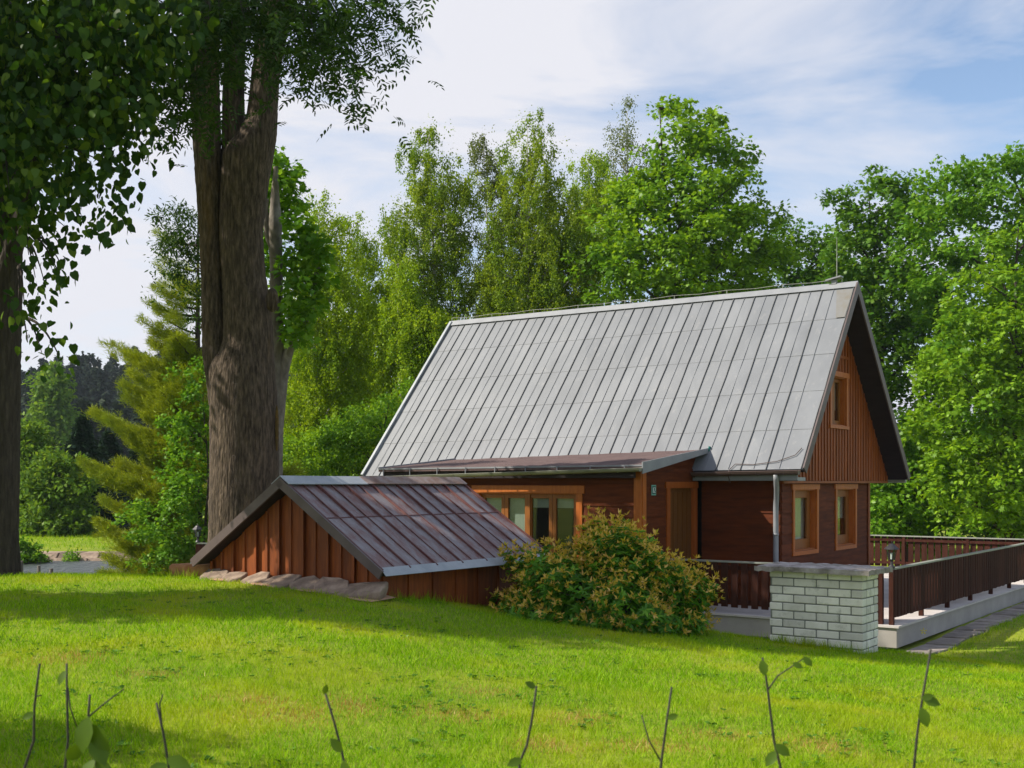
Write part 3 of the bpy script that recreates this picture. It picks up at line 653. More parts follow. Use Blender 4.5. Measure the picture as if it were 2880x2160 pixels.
def lantern(c, label):
    root = empty('lantern', c, label, 'lantern', 'lanterns on the railing posts')
    mb = MB(); mb.lathe(c, [(.055, 0), (.055, .015), (.028, .05), (.02, .10), (.03, .125), (.045, .135)], 12); build('base', mb, M['iron'], root)
    mb = MB()
    for k in range(6):
        a = 2 * math.pi * (k + .5) / 6; e = np.array([math.cos(a), math.sin(a), 0])
        mb.tube([np.array(c) + e * .046 + Z * .135, np.array(c) + e * .082 + Z * .305], .0075, 5)
    mb.lathe(c, [(.05, .128), (.05, .142)], 6); mb.lathe(c, [(.088, .298), (.088, .312)], 6); build('cage', mb, M['iron'], root)
    mb = MB(); mb.lathe(c, [(.042, .143), (.077, .297)], 6); build('glass', mb, M['glass'], root)
    mb = MB(); mb.tube([np.array(c) + Z * .143, np.array(c) + Z * .25], .02, 8); build('bulb', mb, M['signwhite'], root)
    mb = MB(); mb.lathe(c, [(.125, .308), (.118, .325), (.062, .375), (.04, .398), (.012, .405), (.012, .43), (.004, .44)], 6); build('cap', mb, M['iron'], root)
lantern(sp(.14, .12, -1.44), 'black lantern on the railing corner just behind the white brick pillar')
lantern(np.array([q[0], q[1], -1.44]), 'black lantern on a railing post left of the shed below the twin trunk')
mb = MB(); c = sp(-.02, 1.35, -2.62)
for k in range(5):
    a = k * 1.256; mb.add([c, c + np.array([.05 * math.cos(a), -.01, .05 * math.sin(a)]), c + np.array([.06 * math.cos(a + .5), -.02, .06 * math.sin(a + .5)])], [(0, 1, 2)])
tag(build('yellow_flower', mb, M['yellow']), 'tiny yellow flower against the grey terrace edge', 'flower')

# ------------------------------------------------------------------ white brick pillar
K0 = np.array([4.403, 14.5, 0.]); kp = frame(K0)
pil = empty('brick_pillar', K0 + Z * -2.15, 'low pillar of white bricks with a weathered overhanging stone cap', 'pillar')
mb = MB(); mb.box(kp, .010, 1.235, .010, .575, -2.6, -1.152); build('mortar_core', mb, M['mortar'], pil)
mb = MB(); ch = .1075; nrow = 13; WL, WD = 1.245, .585; bj = random.Random(2)
for r in range(nrow):
    z1 = -1.155 - r * ch; z0 = z1 - ch + .014
    off = -.152 if r % 2 == 0 else 0.0
    x = off
    while x < WL - .01:
        a, b = max(x, 0) + (.007 if x > 0 else 0), min(x + .305, WL) - (.007 if x + .305 < WL else 0); x += .305
        if b - a < .05: continue
        e = bj.uniform(-.004, .004)
        mb.box(kp, a, b, -.001 + e, .14 + e, z0, z1); mb.box(kp, a, b, WD - .14, WD + e, z0, z1)
    x = .155 if r % 2 == 0 else .14
    while x < WD - .15:
        a, b = x + .007, min(x + (.27 if r % 2 else .145), WD - .14) - .007; x += (.28 if r % 2 else .145)
        if b - a < .04: continue
        e = bj.uniform(-.004, .004)
        mb.box(kp, 0 - e, .13, a, b, z0, z1); mb.box(kp, WL - .13, WL + e, a, b, z0, z1)
build('brick', mb, M['brick'], pil, bevel=.010)
mb = MB(); nx, ny = 28, 14
def capz(i, j): return -1.098 + .018 * math.sin(i * 1.7 + j) * math.sin(j * 1.3) * .5 + bj.uniform(-.004, .004) - .02 * ((i / nx - .5) ** 2 + (j / ny - .5) ** 2)
top = [[kp(-.13 + 1.53 * i / nx + bj.uniform(-.008, .008) * (i in (0, nx)), -.14 + .90 * j / ny + bj.uniform(-.01, .01) * (j in (0, ny)), capz(i, j)) for i in range(nx + 1)] for j in range(ny + 1)]
vs = [p for r in top for p in r]; n0 = len(vs); vs += [p - Z * (.062 + bj.uniform(-.007, .007)) for p in vs]
fs = []
for j in range(ny):
    for i in range(nx):
        a = j * (nx + 1) + i; fs.append((a, a + 1, a + nx + 2, a + nx + 1)); fs.append((n0 + a + nx + 1, n0 + a + nx + 2, n0 + a + 1, n0 + a))
rim = [i for i in range(nx + 1)] + [(j) * (nx + 1) + nx for j in range(1, ny + 1)] + [ny * (nx + 1) + i for i in range(nx - 1, -1, -1)] + [j * (nx + 1) for j in range(ny - 1, 0, -1)]
for a, b in zip(rim, rim[1:] + rim[:1]): fs.append((b, a, n0 + a, n0 + b))
mb.add(vs, fs); build('cap_slab', mb, M['capstone'], pil)

# ------------------------------------------------------------------ shed over the cellar
D0 = np.array([-1.576, 14.0, 0.]); dp = frame(D0)
shed = empty('shed', D0 + Z * -1.5, 'low orange brown board shed with rust streaked tin gable roof', 'shed')
SW = 3.10; SL = 3.30; ez = -1.075; rz = .015
def srz(t): return rz - .10 - (rz - ez) * abs(t - SW / 2) / (SW / 2 + .17)
mb = MB(); t = 0.0; k = 0
while t < SW - .01:
    e = min(t + .222, SW)
    o = .0 if k % 2 else .030
    tm = [t, SW / 2, e] if t < SW / 2 < e else [t, e]
    for a, b in zip(tm[:-1], tm[1:]):
        mb.hexa([dp(a, -o, -1.75), dp(b, -o, -1.75), dp(b, .05, -1.75), dp(a, .05, -1.75), dp(a, -o, srz(a)), dp(b, -o, srz(b)), dp(b, .05, srz(b)), dp(a, .05, srz(a))])
    mb.box(dp, e - .03, e + .012, -.052, -.031, -1.72, min(srz(e - .03), srz(e + .012)) - .01)
    t = e; k += 1
build('gable_wall', mb, M['shedwood'], shed)
mb = MB()
for side in (0, 1):
    s_ = 0.0; k = 0
    while s_ < SL - .01:
        e = min(s_ + .235, SL); o = .0 if k % 2 else .025
        if side == 0: mb.box(dp, -o, .05, s_, e - .004, -2.6, -1.06)
        else: mb.box(dp, SW - .05, SW + o, s_, e - .004, -2.4, -1.06)
        s_ = e; k += 1
mb.box(dp, .06, SW - .06, SL - .06, SL, -2.6, -1.0)
build('side_wall', mb, M['shedwood'], shed)
# roof: two slopes of standing seam tin
oh = .20; s0_, s1_ = -.20, SL + .12
sr = None
for sg in (0, 1):
    e0 = dp(-.17, s0_, ez) if sg == 0 else dp(SW + .17, s0_, ez)
    e1 = dp(-.17, s1_, ez) if sg == 0 else dp(SW + .17, s1_, ez)
    r0, r1_ = dp(SW / 2, s0_, rz), dp(SW / 2, s1_, rz)
    n_ = np.cross(e1 - e0, r0 - e0); n_ /= np.linalg.norm(n_); n_ = n_ if n_[2] > 0 else -n_
    f = lambda a, b: (e0 * (1 - a) + e1 * a) * (1 - b) + (r0 * (1 - a) + r1_ * a) * b
    mb = MB(); nb = 7
    for c in range(nb):
        for r in range(2):
            oo = n_ * (.004 if r else .012); a0, a1 = c / nb, (c + 1) / nb; b0, b1 = (0, .56) if r == 0 else (.56, 1)
            q = [f(a0, b0) + oo, f(a1, b0) + oo, f(a1, b1) + oo, f(a0, b1) + oo]
            mb.slab(q[0], q[1], q[2], q[3], -n_ * .02)
    p_ = build('roof', mb, M['shedroof'], shed)
    for c in range(nb + 1):
        a = min(max(c / nb, .004), .996); mb = MB()
        mb.bar(f(a, 0) + n_ * .02, f(a, 1) + n_ * .02, .017, .036, up=n_); build('seam', mb, M['shedseam'], p_)
        if c < nb: mb = MB(); mb.bar(f(a + .5 / nb, 0) + n_ * .016, f(a + .5 / nb, 1) + n_ * .016, .010, .018, up=n_); build('low_seam', mb, M['shedseam'], p_)
    mb = MB(); mb.bar(f(0, .56) + n_ * .016, f(1, .56) + n_ * .016, .012, .012, up=n_); build('cross_joint', mb, M['shedseam'], p_)
    mb = MB(); mb.slab(f(0, 0) - n_ * .015, f(1, 0) - n_ * .015, f(1, .99) - n_ * .015, f(0, .99) - n_ * .015, -n_ * .05)
    build('roof_boards', mb, M['darkwood'], p_)
    mb = MB(); out_ = (e0 - r0) / np.linalg.norm(e0 - r0)
    mb.slab(f(0, 0) + n_ * .03 - out_ * .04, f(1, 0) + n_ * .03 - out_ * .04, f(1, 0) + out_ * .09 - Z * .0, f(0, 0) + out_ * .09, n_ * .006)
    build('eaves_strip', mb, M['capgrey'], p_)
    mb = MB(); mb.bar(f(0, 0) - W * .015 + n_ * -.022 + out_ * .03, f(0, 1) - W * .015 - n_ * .022 - out_ * .02, .03, .115, up=n_); build('barge_board', mb, M['barge'], p_)
rt = dp(SW / 2, 0, rz)
for nm, a, b, mt in (('ridge_cap', s0_ - .02, s0_ + 1.45, 'capgrey'), ('ridge_cap', s0_ + 1.44, s1_ + .02, 'capbrown')):
    mb = MB(); sl = (rz - ez) / (SW / 2 + .17)
    for sg in (-1, 1):
        A, B = dp(SW / 2, a, rz + .055), dp(SW / 2, b, rz + .050)
        mb.slab(A, B, B + U * sg * .16 - Z * (sl * .16), A + U * sg * .16 - Z * (sl * .16), Z * .010)
    build(nm, mb, M[mt], shed)
# sandstone slabs and sand along the foot of the gable
mb = MB(); n_ = 26; vs = []
for i in range(n_ + 1):
    t = -.25 + 3.3 * i / n_
    for s_ in (-.02, -.30 - .10 * math.sin(i * .9) - .14 * sst(26, 4, np.array(i))):
        p = dp(t, float(s_), 0); p[2] = float(hgt(p[0], p[1])) + (.055 if s_ > -.1 else .012); vs.append(p)
mb.add(vs, [(2 * i, 2 * i + 2, 2 * i + 3, 2 * i + 1) for i in range(n_)])
tag(build('sand_strip', mb, M['sand']), kind='structure')
def rock(c, rx, ry, rzz, rot, seed, tilt=0.0, slope=0.0, n_=7):
    r_ = random.Random(seed); mb = MB(); b = []
    out = [(1 + r_.uniform(-.28, .22)) for _ in range(n_)]
    ca, sa = math.cos(rot), math.sin(rot)
    for lv, (sc_, z) in enumerate(((.92, -.10), (1.0, 0.0), (1.0, rzz * .80), (.93, rzz), (.45, rzz * 1.02))):
        for k in range(n_):
            a = 2 * math.pi * k / n_; x, y = rx * sc_ * out[k] * math.cos(a), ry * sc_ * out[k] * math.sin(a)
            wx, wy = x * ca - y * sa, x * sa + y * ca; mb.v.append((c[0] + wx, c[1] + wy, c[2] + z + tilt * x + slope * (wx * W[0] + wy * W[1]) + r_.uniform(-.012, .012)))
    for i in range(4):
        for k in range(n_): mb.f.append((i * n_ + k, i * n_ + (k + 1) % n_, (i + 1) * n_ + (k + 1) % n_, (i + 1) * n_ + k))
    mb.f.append(tuple(4 * n_ + k for k in range(n_))); return mb
st = [(.13, -.20, .40, .15, .11, 'largest pale sandstone slab at the right corner of the shed gable'),
      (.60, -.17, .29, .13, .095, 'pale tilted sandstone slab second from the shed corner'),
      (1.03, -.18, .25, .12, .085, 'grey brown stone slab with a split edge below the shed boards'),
      (1.52, -.17, .31, .13, .06, 'wide flat stone slab below the middle of the shed gable'),
      (2.02, -.17, .24, .12, .05, 'low flat stone below the left half of the shed gable'),
      (2.46, -.15, .24, .12, .05, 'low grey stone near the left corner of the shed gable'),
      (2.88, -.13, .27, .13, .05, 'leftmost flat stone at the foot of the shed gable')]
for i, (t, s_, rx, ry, rh, lb) in enumerate(st):
    p = dp(t, s_ - .06, 0); p[2] = float(hgt(p[0], p[1])) + .03
    tag(build('flat_stone', rock(p, rx, ry * 1.55, rh * .70, HR + math.pi + jr.uniform(-.15, .15), 40 + i, jr.uniform(-.12, .12), .42), M['stone'], bevel=.006), lb, 'stone', 'stone slabs along the foot of the shed')
p = dp(3.16 + .42, .25, 0); p[2] = float(hgt(p[0], p[1])) + .02
tag(build('earth_mound', rock(p, .48, .40, .20, .4, 77, n_=14), M['earth'], smooth=True), kind='structure')

# ------------------------------------------------------------------ foliage tools
def unit(a): return a / (np.linalg.norm(a, axis=-1, keepdims=True) + 1e-9)
T_RHOMB = (np.array([[0, 0, 0], [.30, .45, .06], [0, 1, -.05], [-.30, .45, .06]]), np.array([[0, 1, 2, 3]]))
T_LOBED = (np.array([[0, 0, 0], [.50, .22, .03], [.30, .50, .05], [.48, .85, -.02], [.12, .72, .04], [0, 1.1, -.08], [-.12, .72, .04], [-.48, .85, -.02], [-.30, .50, .05], [-.50, .22, .03]]),
           np.array([[0, 1, 2, 2], [2, 3, 4, 4], [4, 5, 6, 6], [6, 7, 8, 8], [8, 9, 0, 0], [0, 2, 4, 6], [6, 8, 0, 0]]))
T_HEART = (np.array([[0, 0, 0], [.26, -.06, .03], [.46, .22, .06], [.36, .62, .03], [0, 1.08, -.10], [-.36, .62, .03], [-.46, .22, .06], [-.26, -.06, .03]]),
           np.array([[0, 1, 2, 3], [0, 3, 4, 4], [0, 4, 5, 5], [0, 5, 6, 7]]))
T_LANCE = (np.array([[0, 0, 0], [.13, .3, .02], [.12, .7, .0], [0, 1, -.08], [-.12, .7, .0], [-.13, .3, .02]]), np.array([[0, 1, 2, 3], [0, 3, 4, 5]]))
T_NEEDLE = (np.array([[-.05, 0, 0], [.05, 0, 0], [.0, 1, 0]]), np.array([[0, 1, 2]]))
def tri_faces(fs):
    out = []
    for f in fs:
        f = list(f); out.append((f[0], f[1], f[2]))
        if len(f) == 4 and f[3] != f[2]: out.append((f[0], f[2], f[3]))
    return np.array(out)
def leaves(pos, axis, nrm, size, T):
    """many leaves as one mesh; axis: where each leaf points, nrm: its upper side"""
    tv, tf = T[0], (tri_faces(T[1]) if T[1].shape[1] == 4 and T is not T_RHOMB else T[1])
    y = unit(axis); x = unit(np.cross(y, nrm)); z = np.cross(x, y)
    s_ = np.asarray(size).reshape(-1, 1, 1) * np.ones((len(pos), 1, 1))
    v = pos[:, None, :] + s_ * (tv[None, :, 0:1] * x[:, None, :] + tv[None, :, 1:2] * y[:, None, :] + tv[None, :, 2:3] * z[:, None, :])
    k = len(tv); f = tf[None, :, :] + (np.arange(len(pos)) * k)[:, None, None]
    return v.reshape(-1, 3), f.reshape(-1, tf.shape[1])
def inpoly(poly, x, y):
    poly = np.asarray(poly, float); c = np.zeros(x.shape, bool); n_ = len(poly); j = n_ - 1
    for i in range(n_):
        xi, yi = poly[i]; xj, yj = poly[j]
        c ^= ((yi > y) != (yj > y)) & (x < (xj - xi) * (y - yi) / (yj - yi + 1e-12) + xi); j = i
    return c
def sample_crown(poly, D, n, depth=None, shell=0.5):
    """points inside a crown: its outline given in picture coordinates, its depth as round as it is wide"""
    poly = np.array(poly, float); res = []
    lo, hi = poly.min(0), poly.max(0)
    ysr = np.linspace(lo[1], hi[1], 60); gx = np.linspace(lo[0], hi[0], 160)
    ext = []
    for yy in ysr:
        k = inpoly(poly, gx, np.full_like(gx, yy)); ext.append((gx[k].min(), gx[k].max()) if k.any() else (np.nan, np.nan))
    ext = np.array(ext)
    for c in (0, 1):
        ok = ~np.isnan(ext[:, c]); ext[:, c] = np.interp(ysr, ysr[ok], ext[ok, c])
    tot = 0; sc_ = 2880 / 2212.0 / F * D
    while tot < n:
        x = rng.uniform(lo[0], hi[0], n * 2); y = rng.uniform(lo[1], hi[1], n * 2); k = inpoly(poly, x, y); x, y = x[k], y[k]
        l, r_ = np.interp(y, ysr, ext[:, 0]), np.interp(y, ysr, ext[:, 1]); c = (l + r_) / 2; w = (r_ - l) / 2 + 1e-6
        q = np.clip(np.abs(x - c) / w, 0, 1); hd = np.sqrt(np.maximum(1 - q * q, .03)) * (w * sc_ * .85 if depth is None else depth)
        d = rng.uniform(-1, 1, len(x)); d = np.where(rng.random(len(x)) < shell, np.sign(d) * np.abs(d) ** .35, d)
        Dd = D + d * hd
        res.append(np.stack([(x * 2880 / 2212 - 1440) / F * Dd, Dd, (HOR - y * 2880 / 2212) / F * Dd], 1)); tot += len(x)
    return np.concatenate(res)[:n]
def clump_leaves(cent, per, rad, size, T, flat=.62, upb=.7, droop=.25, rnd=.7, sun=0.0):
    n = len(cent); rad = np.asarray(rad) * np.ones(n)
    c = np.repeat(cent, per, 0); rr = np.repeat(rad, per)
    d = unit(rng.normal(size=(n * per, 3))); rad_ = rr * rng.random(n * per) ** .45
    off = d * rad_[:, None]; off[:, 2] *= flat
    nrm = unit(d * .55 + np.array([0, 0, upb]) + rng.normal(size=d.shape) * rnd * .6)
    ax = unit(d + rng.normal(size=d.shape) * rnd + np.array([0, 0, -droop]))
    return leaves(c + off, ax, nrm, size * rng.uniform(.65, 1.25, n * per), T)
def strand_leaves(cent, per, length, size, T=T_RHOMB, sway=.10):
    n = len(cent); ln = length * rng.uniform(.5, 1.3, n); c = np.repeat(cent, per, 0); t = rng.random(n * per) ** .8
    dr = np.repeat(unit(np.stack([rng.normal(size=n) * .22, rng.normal(size=n) * .22, -np.ones(n)], 1)), per, 0)
    p = c + dr * (t * np.repeat(ln, per))[:, None] + rng.normal(size=(n * per, 3)) * sway * np.array([1, 1, .6])
    ax = unit(np.array([0, 0, -1.]) + rng.normal(size=p.shape) * .7); nrm = unit(rng.normal(size=p.shape) + np.array([-.3, -.3, .5]))
    return leaves(p, ax, nrm, size * rng.uniform(.7, 1.3, n * per), T)
def merge(lst):
    vs, fs, b = [], [], 0
    for v, f in lst: vs.append(v); fs.append(f + b); b += len(v)
    return np.concatenate(vs), np.concatenate(fs)
def limbs(mb, pts_trunk, targets, r0, wob=.15, n=6, k=6):
    """curved limbs from a trunk line to points in the crown"""
    pts_trunk = np.array(pts_trunk)
    for tg in targets:
        zz_ = tg[2] - np.linalg.norm(tg[:2] - pts_trunk[:, :2].mean(0)) * random.uniform(.5, .9)
        i = int(np.argmin(np.abs(pts_trunk[:, 2] - zz_))); a = pts_trunk[i]
        mid = a * .5 + tg * .5 + np.array([random.uniform(-wob, wob), random.uniform(-wob, wob), np.linalg.norm(tg - a) * .10])
        ts = np.linspace(0, 1, k); pl = [(1 - t) ** 2 * a + 2 * t * (1 - t) * mid + t * t * tg for t in ts]
        mb.tube(pl, [r0 * (1 - .85 * t) for t in ts], n, cap=False)
def spread_pick(c, n):
    """n of the points, kept apart from each other"""
    idx = [int(rng.integers(len(c)))]; d = np.linalg.norm(c - c[idx[0]], axis=1)
    for _ in range(n - 1):
        k = int(np.argmax(d * rng.uniform(.55, 1, len(c)))); idx.append(k); d = np.minimum(d, np.linalg.norm(c - c[k], axis=1))
    return c[idx]
def tree(name, label, cat, poly, D, base, trunk_r, leafm, barkm, nb, rb, leaves_n, size, T=T_RHOMB, kind='clump', shell=.45, nl=26, length=1.0, group=None, top=None, depth=None, flat=.6, sub=11, crad=.30):
    """a tree: tapered trunk, limbs to boughs spread through the outline, each bough a spray of leaf clumps with gaps between"""
    bx, by = V(base, 1000, D)[0], D; bz = float(hgt(bx, by)) - .1
    bough = spread_pick(sample_crown(poly, D, nb * 6, depth, shell), nb); pol = np.array(poly)
    tp = V(top[0] if top else pol[np.argmin(pol[:, 1])][0], (top[1] if top else pol[:, 1].min()) + 12, D)
    root = empty(name, (bx, by, bz), label, cat, group)
    mb = MB(); ks = np.linspace(0, 1, 14); tl = []
    for t in ks:
        c = np.array([bx, by, bz]) * (1 - t) + tp * t; c[0] += .12 * math.sin(t * 7 + D) * (1 - t) * t * 4; c[1] += .10 * math.cos(t * 6) * t * (1 - t) * 4; tl.append(c)
    mb.tube(tl, [trunk_r * (1.25 - .25 * min(1, t * 12)) * (1 - .93 * t) for t in ks], 10)
    limbs(mb, tl, bough[:nl], trunk_r * .28)
    build('trunk', mb, barkm, root, smooth=True)
    per = max(3, int(leaves_n / (nb * sub)))
    d = unit(rng.normal(size=(nb * sub, 3)) + np.array([0, 0, .35])); br = np.repeat(rb * rng.uniform(.55, 1.35, nb), sub)
    cent = np.repeat(bough, sub, 0) + d * (br * rng.random(nb * sub) ** .4)[:, None] * np.array([1, 1, flat])
    if kind == 'clump': v, f = clump_leaves(cent, per, crad * rng.uniform(.6, 1.5, len(cent)), size, T, flat=.7, upb=1.0, rnd=.6)
    else:
        v, f = strand_leaves(cent, per, length, size, T, sway=crad)
        inner = bough + np.array([0, 0, -.25]); v, f = merge([(v, f), clump_leaves(np.repeat(inner, 5, 0) + rng.normal(size=(nb * 5, 3)) * rb * np.array([.42, .42, .55]), max(4, int(leaves_n * .12 / (nb * 5))), .34, size * 1.05, T, flat=1.2)])
    # leaders: thin shoots standing out of the outline
    e = pol[rng.integers(len(pol), size=10)]; k = e[:, 1] < np.median(pol[:, 1]) + 5; ld = [(v, f)]
    for q in e[k]:
        p = V(q[0] + rng.normal() * 6, q[1] - rng.random() * 14, D + rng.normal() * .4); m_ = 34; t = rng.random(m_)[:, None]
        c = p + np.array([0, 0, -1.0]) * t * .9 + rng.normal(size=(m_, 3)) * .07 * (1 + 2 * t)
        ld.append(leaves(c, unit(rng.normal(size=(m_, 3)) + np.array([0, 0, -.3])), unit(rng.normal(size=(m_, 3)) + np.array([0, 0, .8])), size * rng.uniform(.6, 1.1, m_), T))
    v, f = merge(ld)
    npmesh('crown', v, f, leafm, root)
    return root

# ------------------------------------------------------------------ trees behind the cottage
TB = 'trees standing behind the cottage'
tree('birch_tree', 'tall birch with twin hanging tops just left of the chalet roof ridge', 'tree',
     [(890, 285), (925, 278), (952, 330), (975, 420), (1000, 345), (1022, 400), (1030, 490), (1000, 560), (1010, 640), (1000, 720), (860, 720), (835, 620), (832, 520), (860, 430), (905, 480), (893, 380), (878, 350)],
     44, 985, .16, M['birch'], M['birchbark'], 62, 0.75, 57800, 0.089, crad=.07, sub=12, kind='strand', length=.75, nl=40, group=TB, top=(925, 290))
tree('birch_tree', 'slim leaning birch between the two tallest birches behind the ridge', 'tree',
     [(1032, 292), (1065, 295), (1085, 400), (1090, 480), (1080, 560), (1090, 690), (1030, 690), (1025, 600), (1060, 500), (1052, 400), (1040, 340)],
     47, 1070, .11, M['greybirch'], M['birchbark'], 24, 0.6, 18700, 0.089, crad=.07, sub=12, kind='strand', length=.75, nl=20, group=TB, top=(1045, 300))
tree('birch_tree', 'broad olive birch with pointed top above the middle of the ridge', 'tree',
     [(1140, 262), (1165, 300), (1205, 370), (1240, 420), (1262, 500), (1290, 560), (1300, 670), (1050, 680), (1040, 600), (1080, 520), (1085, 420), (1105, 330)],
     43, 1150, .17, M['birch'], M['birchbark'], 85, 0.8, 85000, 0.089, crad=.07, sub=12, kind='strand', length=.75, nl=46, group=TB)
tree('birch_tree', 'rounded yellowish birch beside the big maple behind the ridge', 'tree',
     [(1270, 332), (1305, 340), (1320, 400), (1330, 520), (1300, 600), (1250, 600), (1240, 480), (1245, 380)],
     52, 1285, .14, M['birch2'], M['birchbark'], 26, 0.8, 22100, 0.100, crad=.08, sub=12, kind='strand', length=.75, nl=18, group=TB)
tree('birch_tree', 'sparse grey birch spire showing sky, behind the top of the maple', 'tree',
     [(1355, 215), (1375, 240), (1395, 330), (1400, 450), (1330, 450), (1310, 360), (1325, 280)],
     54, 1362, .12, M['greybirch'], M['birchbark'], 24, 0.6, 5000, 0.1, crad=.10, sub=10, kind='strand', length=.75, nl=26, group=TB)
tree('maple_tree', 'big bright green maple rising above the right half of the ridge', 'tree',
     [(1425, 222), (1455, 225), (1490, 240), (1545, 262), (1565, 310), (1600, 335), (1635, 390), (1655, 450), (1680, 490), (1690, 560), (1640, 640), (1500, 660), (1310, 670), (1290, 580), (1310, 480), (1330, 420), (1400, 370), (1410, 300)],
     41, 1490, .22, M['maple2'], M['bark2'], 78, 0.95, 30000, 0.155, crad=.34, sub=11, T=T_LOBED, nl=40, group=TB)
tree('maple_tree', 'low dark maple in the gap between ridge rod and big maple', 'tree',
     [(1640, 560), (1690, 515), (1725, 485), (1760, 520), (1800, 535), (1840, 515), (1855, 700), (1640, 700)],
     50, 1730, .16, M['darkmaple'], M['bark2'], 36, .9, 12000, 0.16, crad=.36, sub=11, T=T_LOBED, group=TB, nl=14)
tree('maple_tree', 'deep green maple right behind the gable, in shade', 'tree',
     [(1815, 430), (1850, 425), (1875, 395), (1960, 395), (2010, 470), (2060, 600), (2060, 900), (2030, 1160), (1880, 1180), (1860, 950), (1810, 760), (1795, 600)],
     46, 1940, .22, M['darkmaple'], M['bark2'], 90, 1.1, 30000, 0.17, crad=.36, sub=11, T=T_LOBED, group=TB, nl=30)
tree('maple_tree', 'tall sunlit maple with wispy top at the right above the railing', 'tree',
     [(2030, 345), (2060, 380), (2110, 372), (2150, 395), (2180, 350), (2240, 330), (2330, 420), (2360, 700), (2340, 1100), (2100, 1170), (2020, 1000), (1990, 800), (1960, 600), (1975, 470)],
     42, 2140, .26, M['maple'], M['bark2'], 120, 1.0, 42000, 0.165, crad=.34, sub=11, T=T_LOBED, group=TB, nl=36)
tree('maple_tree', 'bushy light green maple hanging over the rear railing at right', 'tree',
     [(2120, 560), (2200, 480), (2300, 520), (2360, 700), (2360, 1120), (2200, 1150), (2080, 1140), (2010, 1060), (1990, 960), (2000, 860), (2020, 760), (2070, 660)],
     36, 2190, .22, M['maple2'], M['bark2'], 105, 0.75, 36000, 0.145, crad=.30, sub=11, T=T_LOBED, group=TB, nl=30)
tree('maple_tree', 'small dark maple between the gable corner and the rear railing', 'tree',
     [(1900, 960), (1960, 900), (2020, 980), (2060, 1080), (2050, 1175), (1880, 1175), (1870, 1050)],
     39, 1960, .12, M['maple'], M['bark2'], 30, 0.7, 9000, 0.15, crad=.3, sub=11, T=T_LOBED, group=TB, nl=12)
tree('birch_tree', 'yellow green birch just right of the twin trunk with pointed crown', 'tree',
     [(690, 425), (725, 455), (745, 520), (775, 600), (790, 740), (780, 900), (740, 1030), (615, 1035), (610, 850), (630, 700), (645, 560), (655, 470)],
     38, 690, .15, M['birch2'], M['birchbark'], 95, 0.62, 81600, 0.078, crad=.06, sub=13, kind='strand', length=.75, nl=30, group=TB)
tree('birch_tree', 'yellow green birch with a ragged top left of the roof slope', 'tree',
     [(772, 470), (800, 530), (825, 600), (838, 700), (865, 800), (880, 880), (840, 960), (785, 1035), (700, 1035), (720, 850), (730, 700), (745, 560)],
     42, 790, .15, M['birch2'], M['birchbark'], 85, 0.65, 74800, 0.084, crad=.06, sub=13, kind='strand', length=.75, nl=26, group=TB)
tree('hazel_bush', 'leafy light green hazel at the foot of the birches left of the roof', 'bush',
     [(630, 960), (700, 930), (760, 900), (830, 880), (890, 830), (900, 880), (850, 950), (800, 1010), (770, 1060), (600, 1060), (605, 940)],
     34, 720, .10, M['maple2'], M['bark2'], 40, 0.55, 10500, 0.115, crad=.24, sub=11, nl=20)
tree('hazel_bush', 'dark hazel in the shade low against the left roof edge', 'bush',
     [(700, 930), (780, 900), (840, 860), (840, 950), (800, 1010), (775, 1060), (690, 1060)],
     31.5, 760, .07, M['maple'], M['bark2'], 24, 0.5, 6000, 0.105, crad=.22, sub=11, nl=10)
tree('birch_tree', 'lower birch filling the gap between roof verge and tall birch', 'tree',
     [(860, 560), (900, 640), (960, 680), (1010, 700), (960, 760), (900, 850), (860, 900), (840, 760), (838, 640)],
     37, 880, .11, M['birch2'], M['birchbark'], 46, 0.65, 37400, 0.084, crad=.06, sub=13, kind='strand', length=.75, nl=18, group=TB)
# undergrowth between the trunks
pts = []
xs_ = rng.uniform(-14, 45, 900); d_ = rng.uniform(50, 60, 900)
pts = np.stack([xs_, d_, -2.7 + rng.random(900) ** .8 * 5.0], 1)
v, f = clump_leaves(pts, 30, rng.uniform(.6, 1.2, 900), .34, T_RHOMB)
tag(npmesh('undergrowth', v, f, M['bush']), kind='stuff')

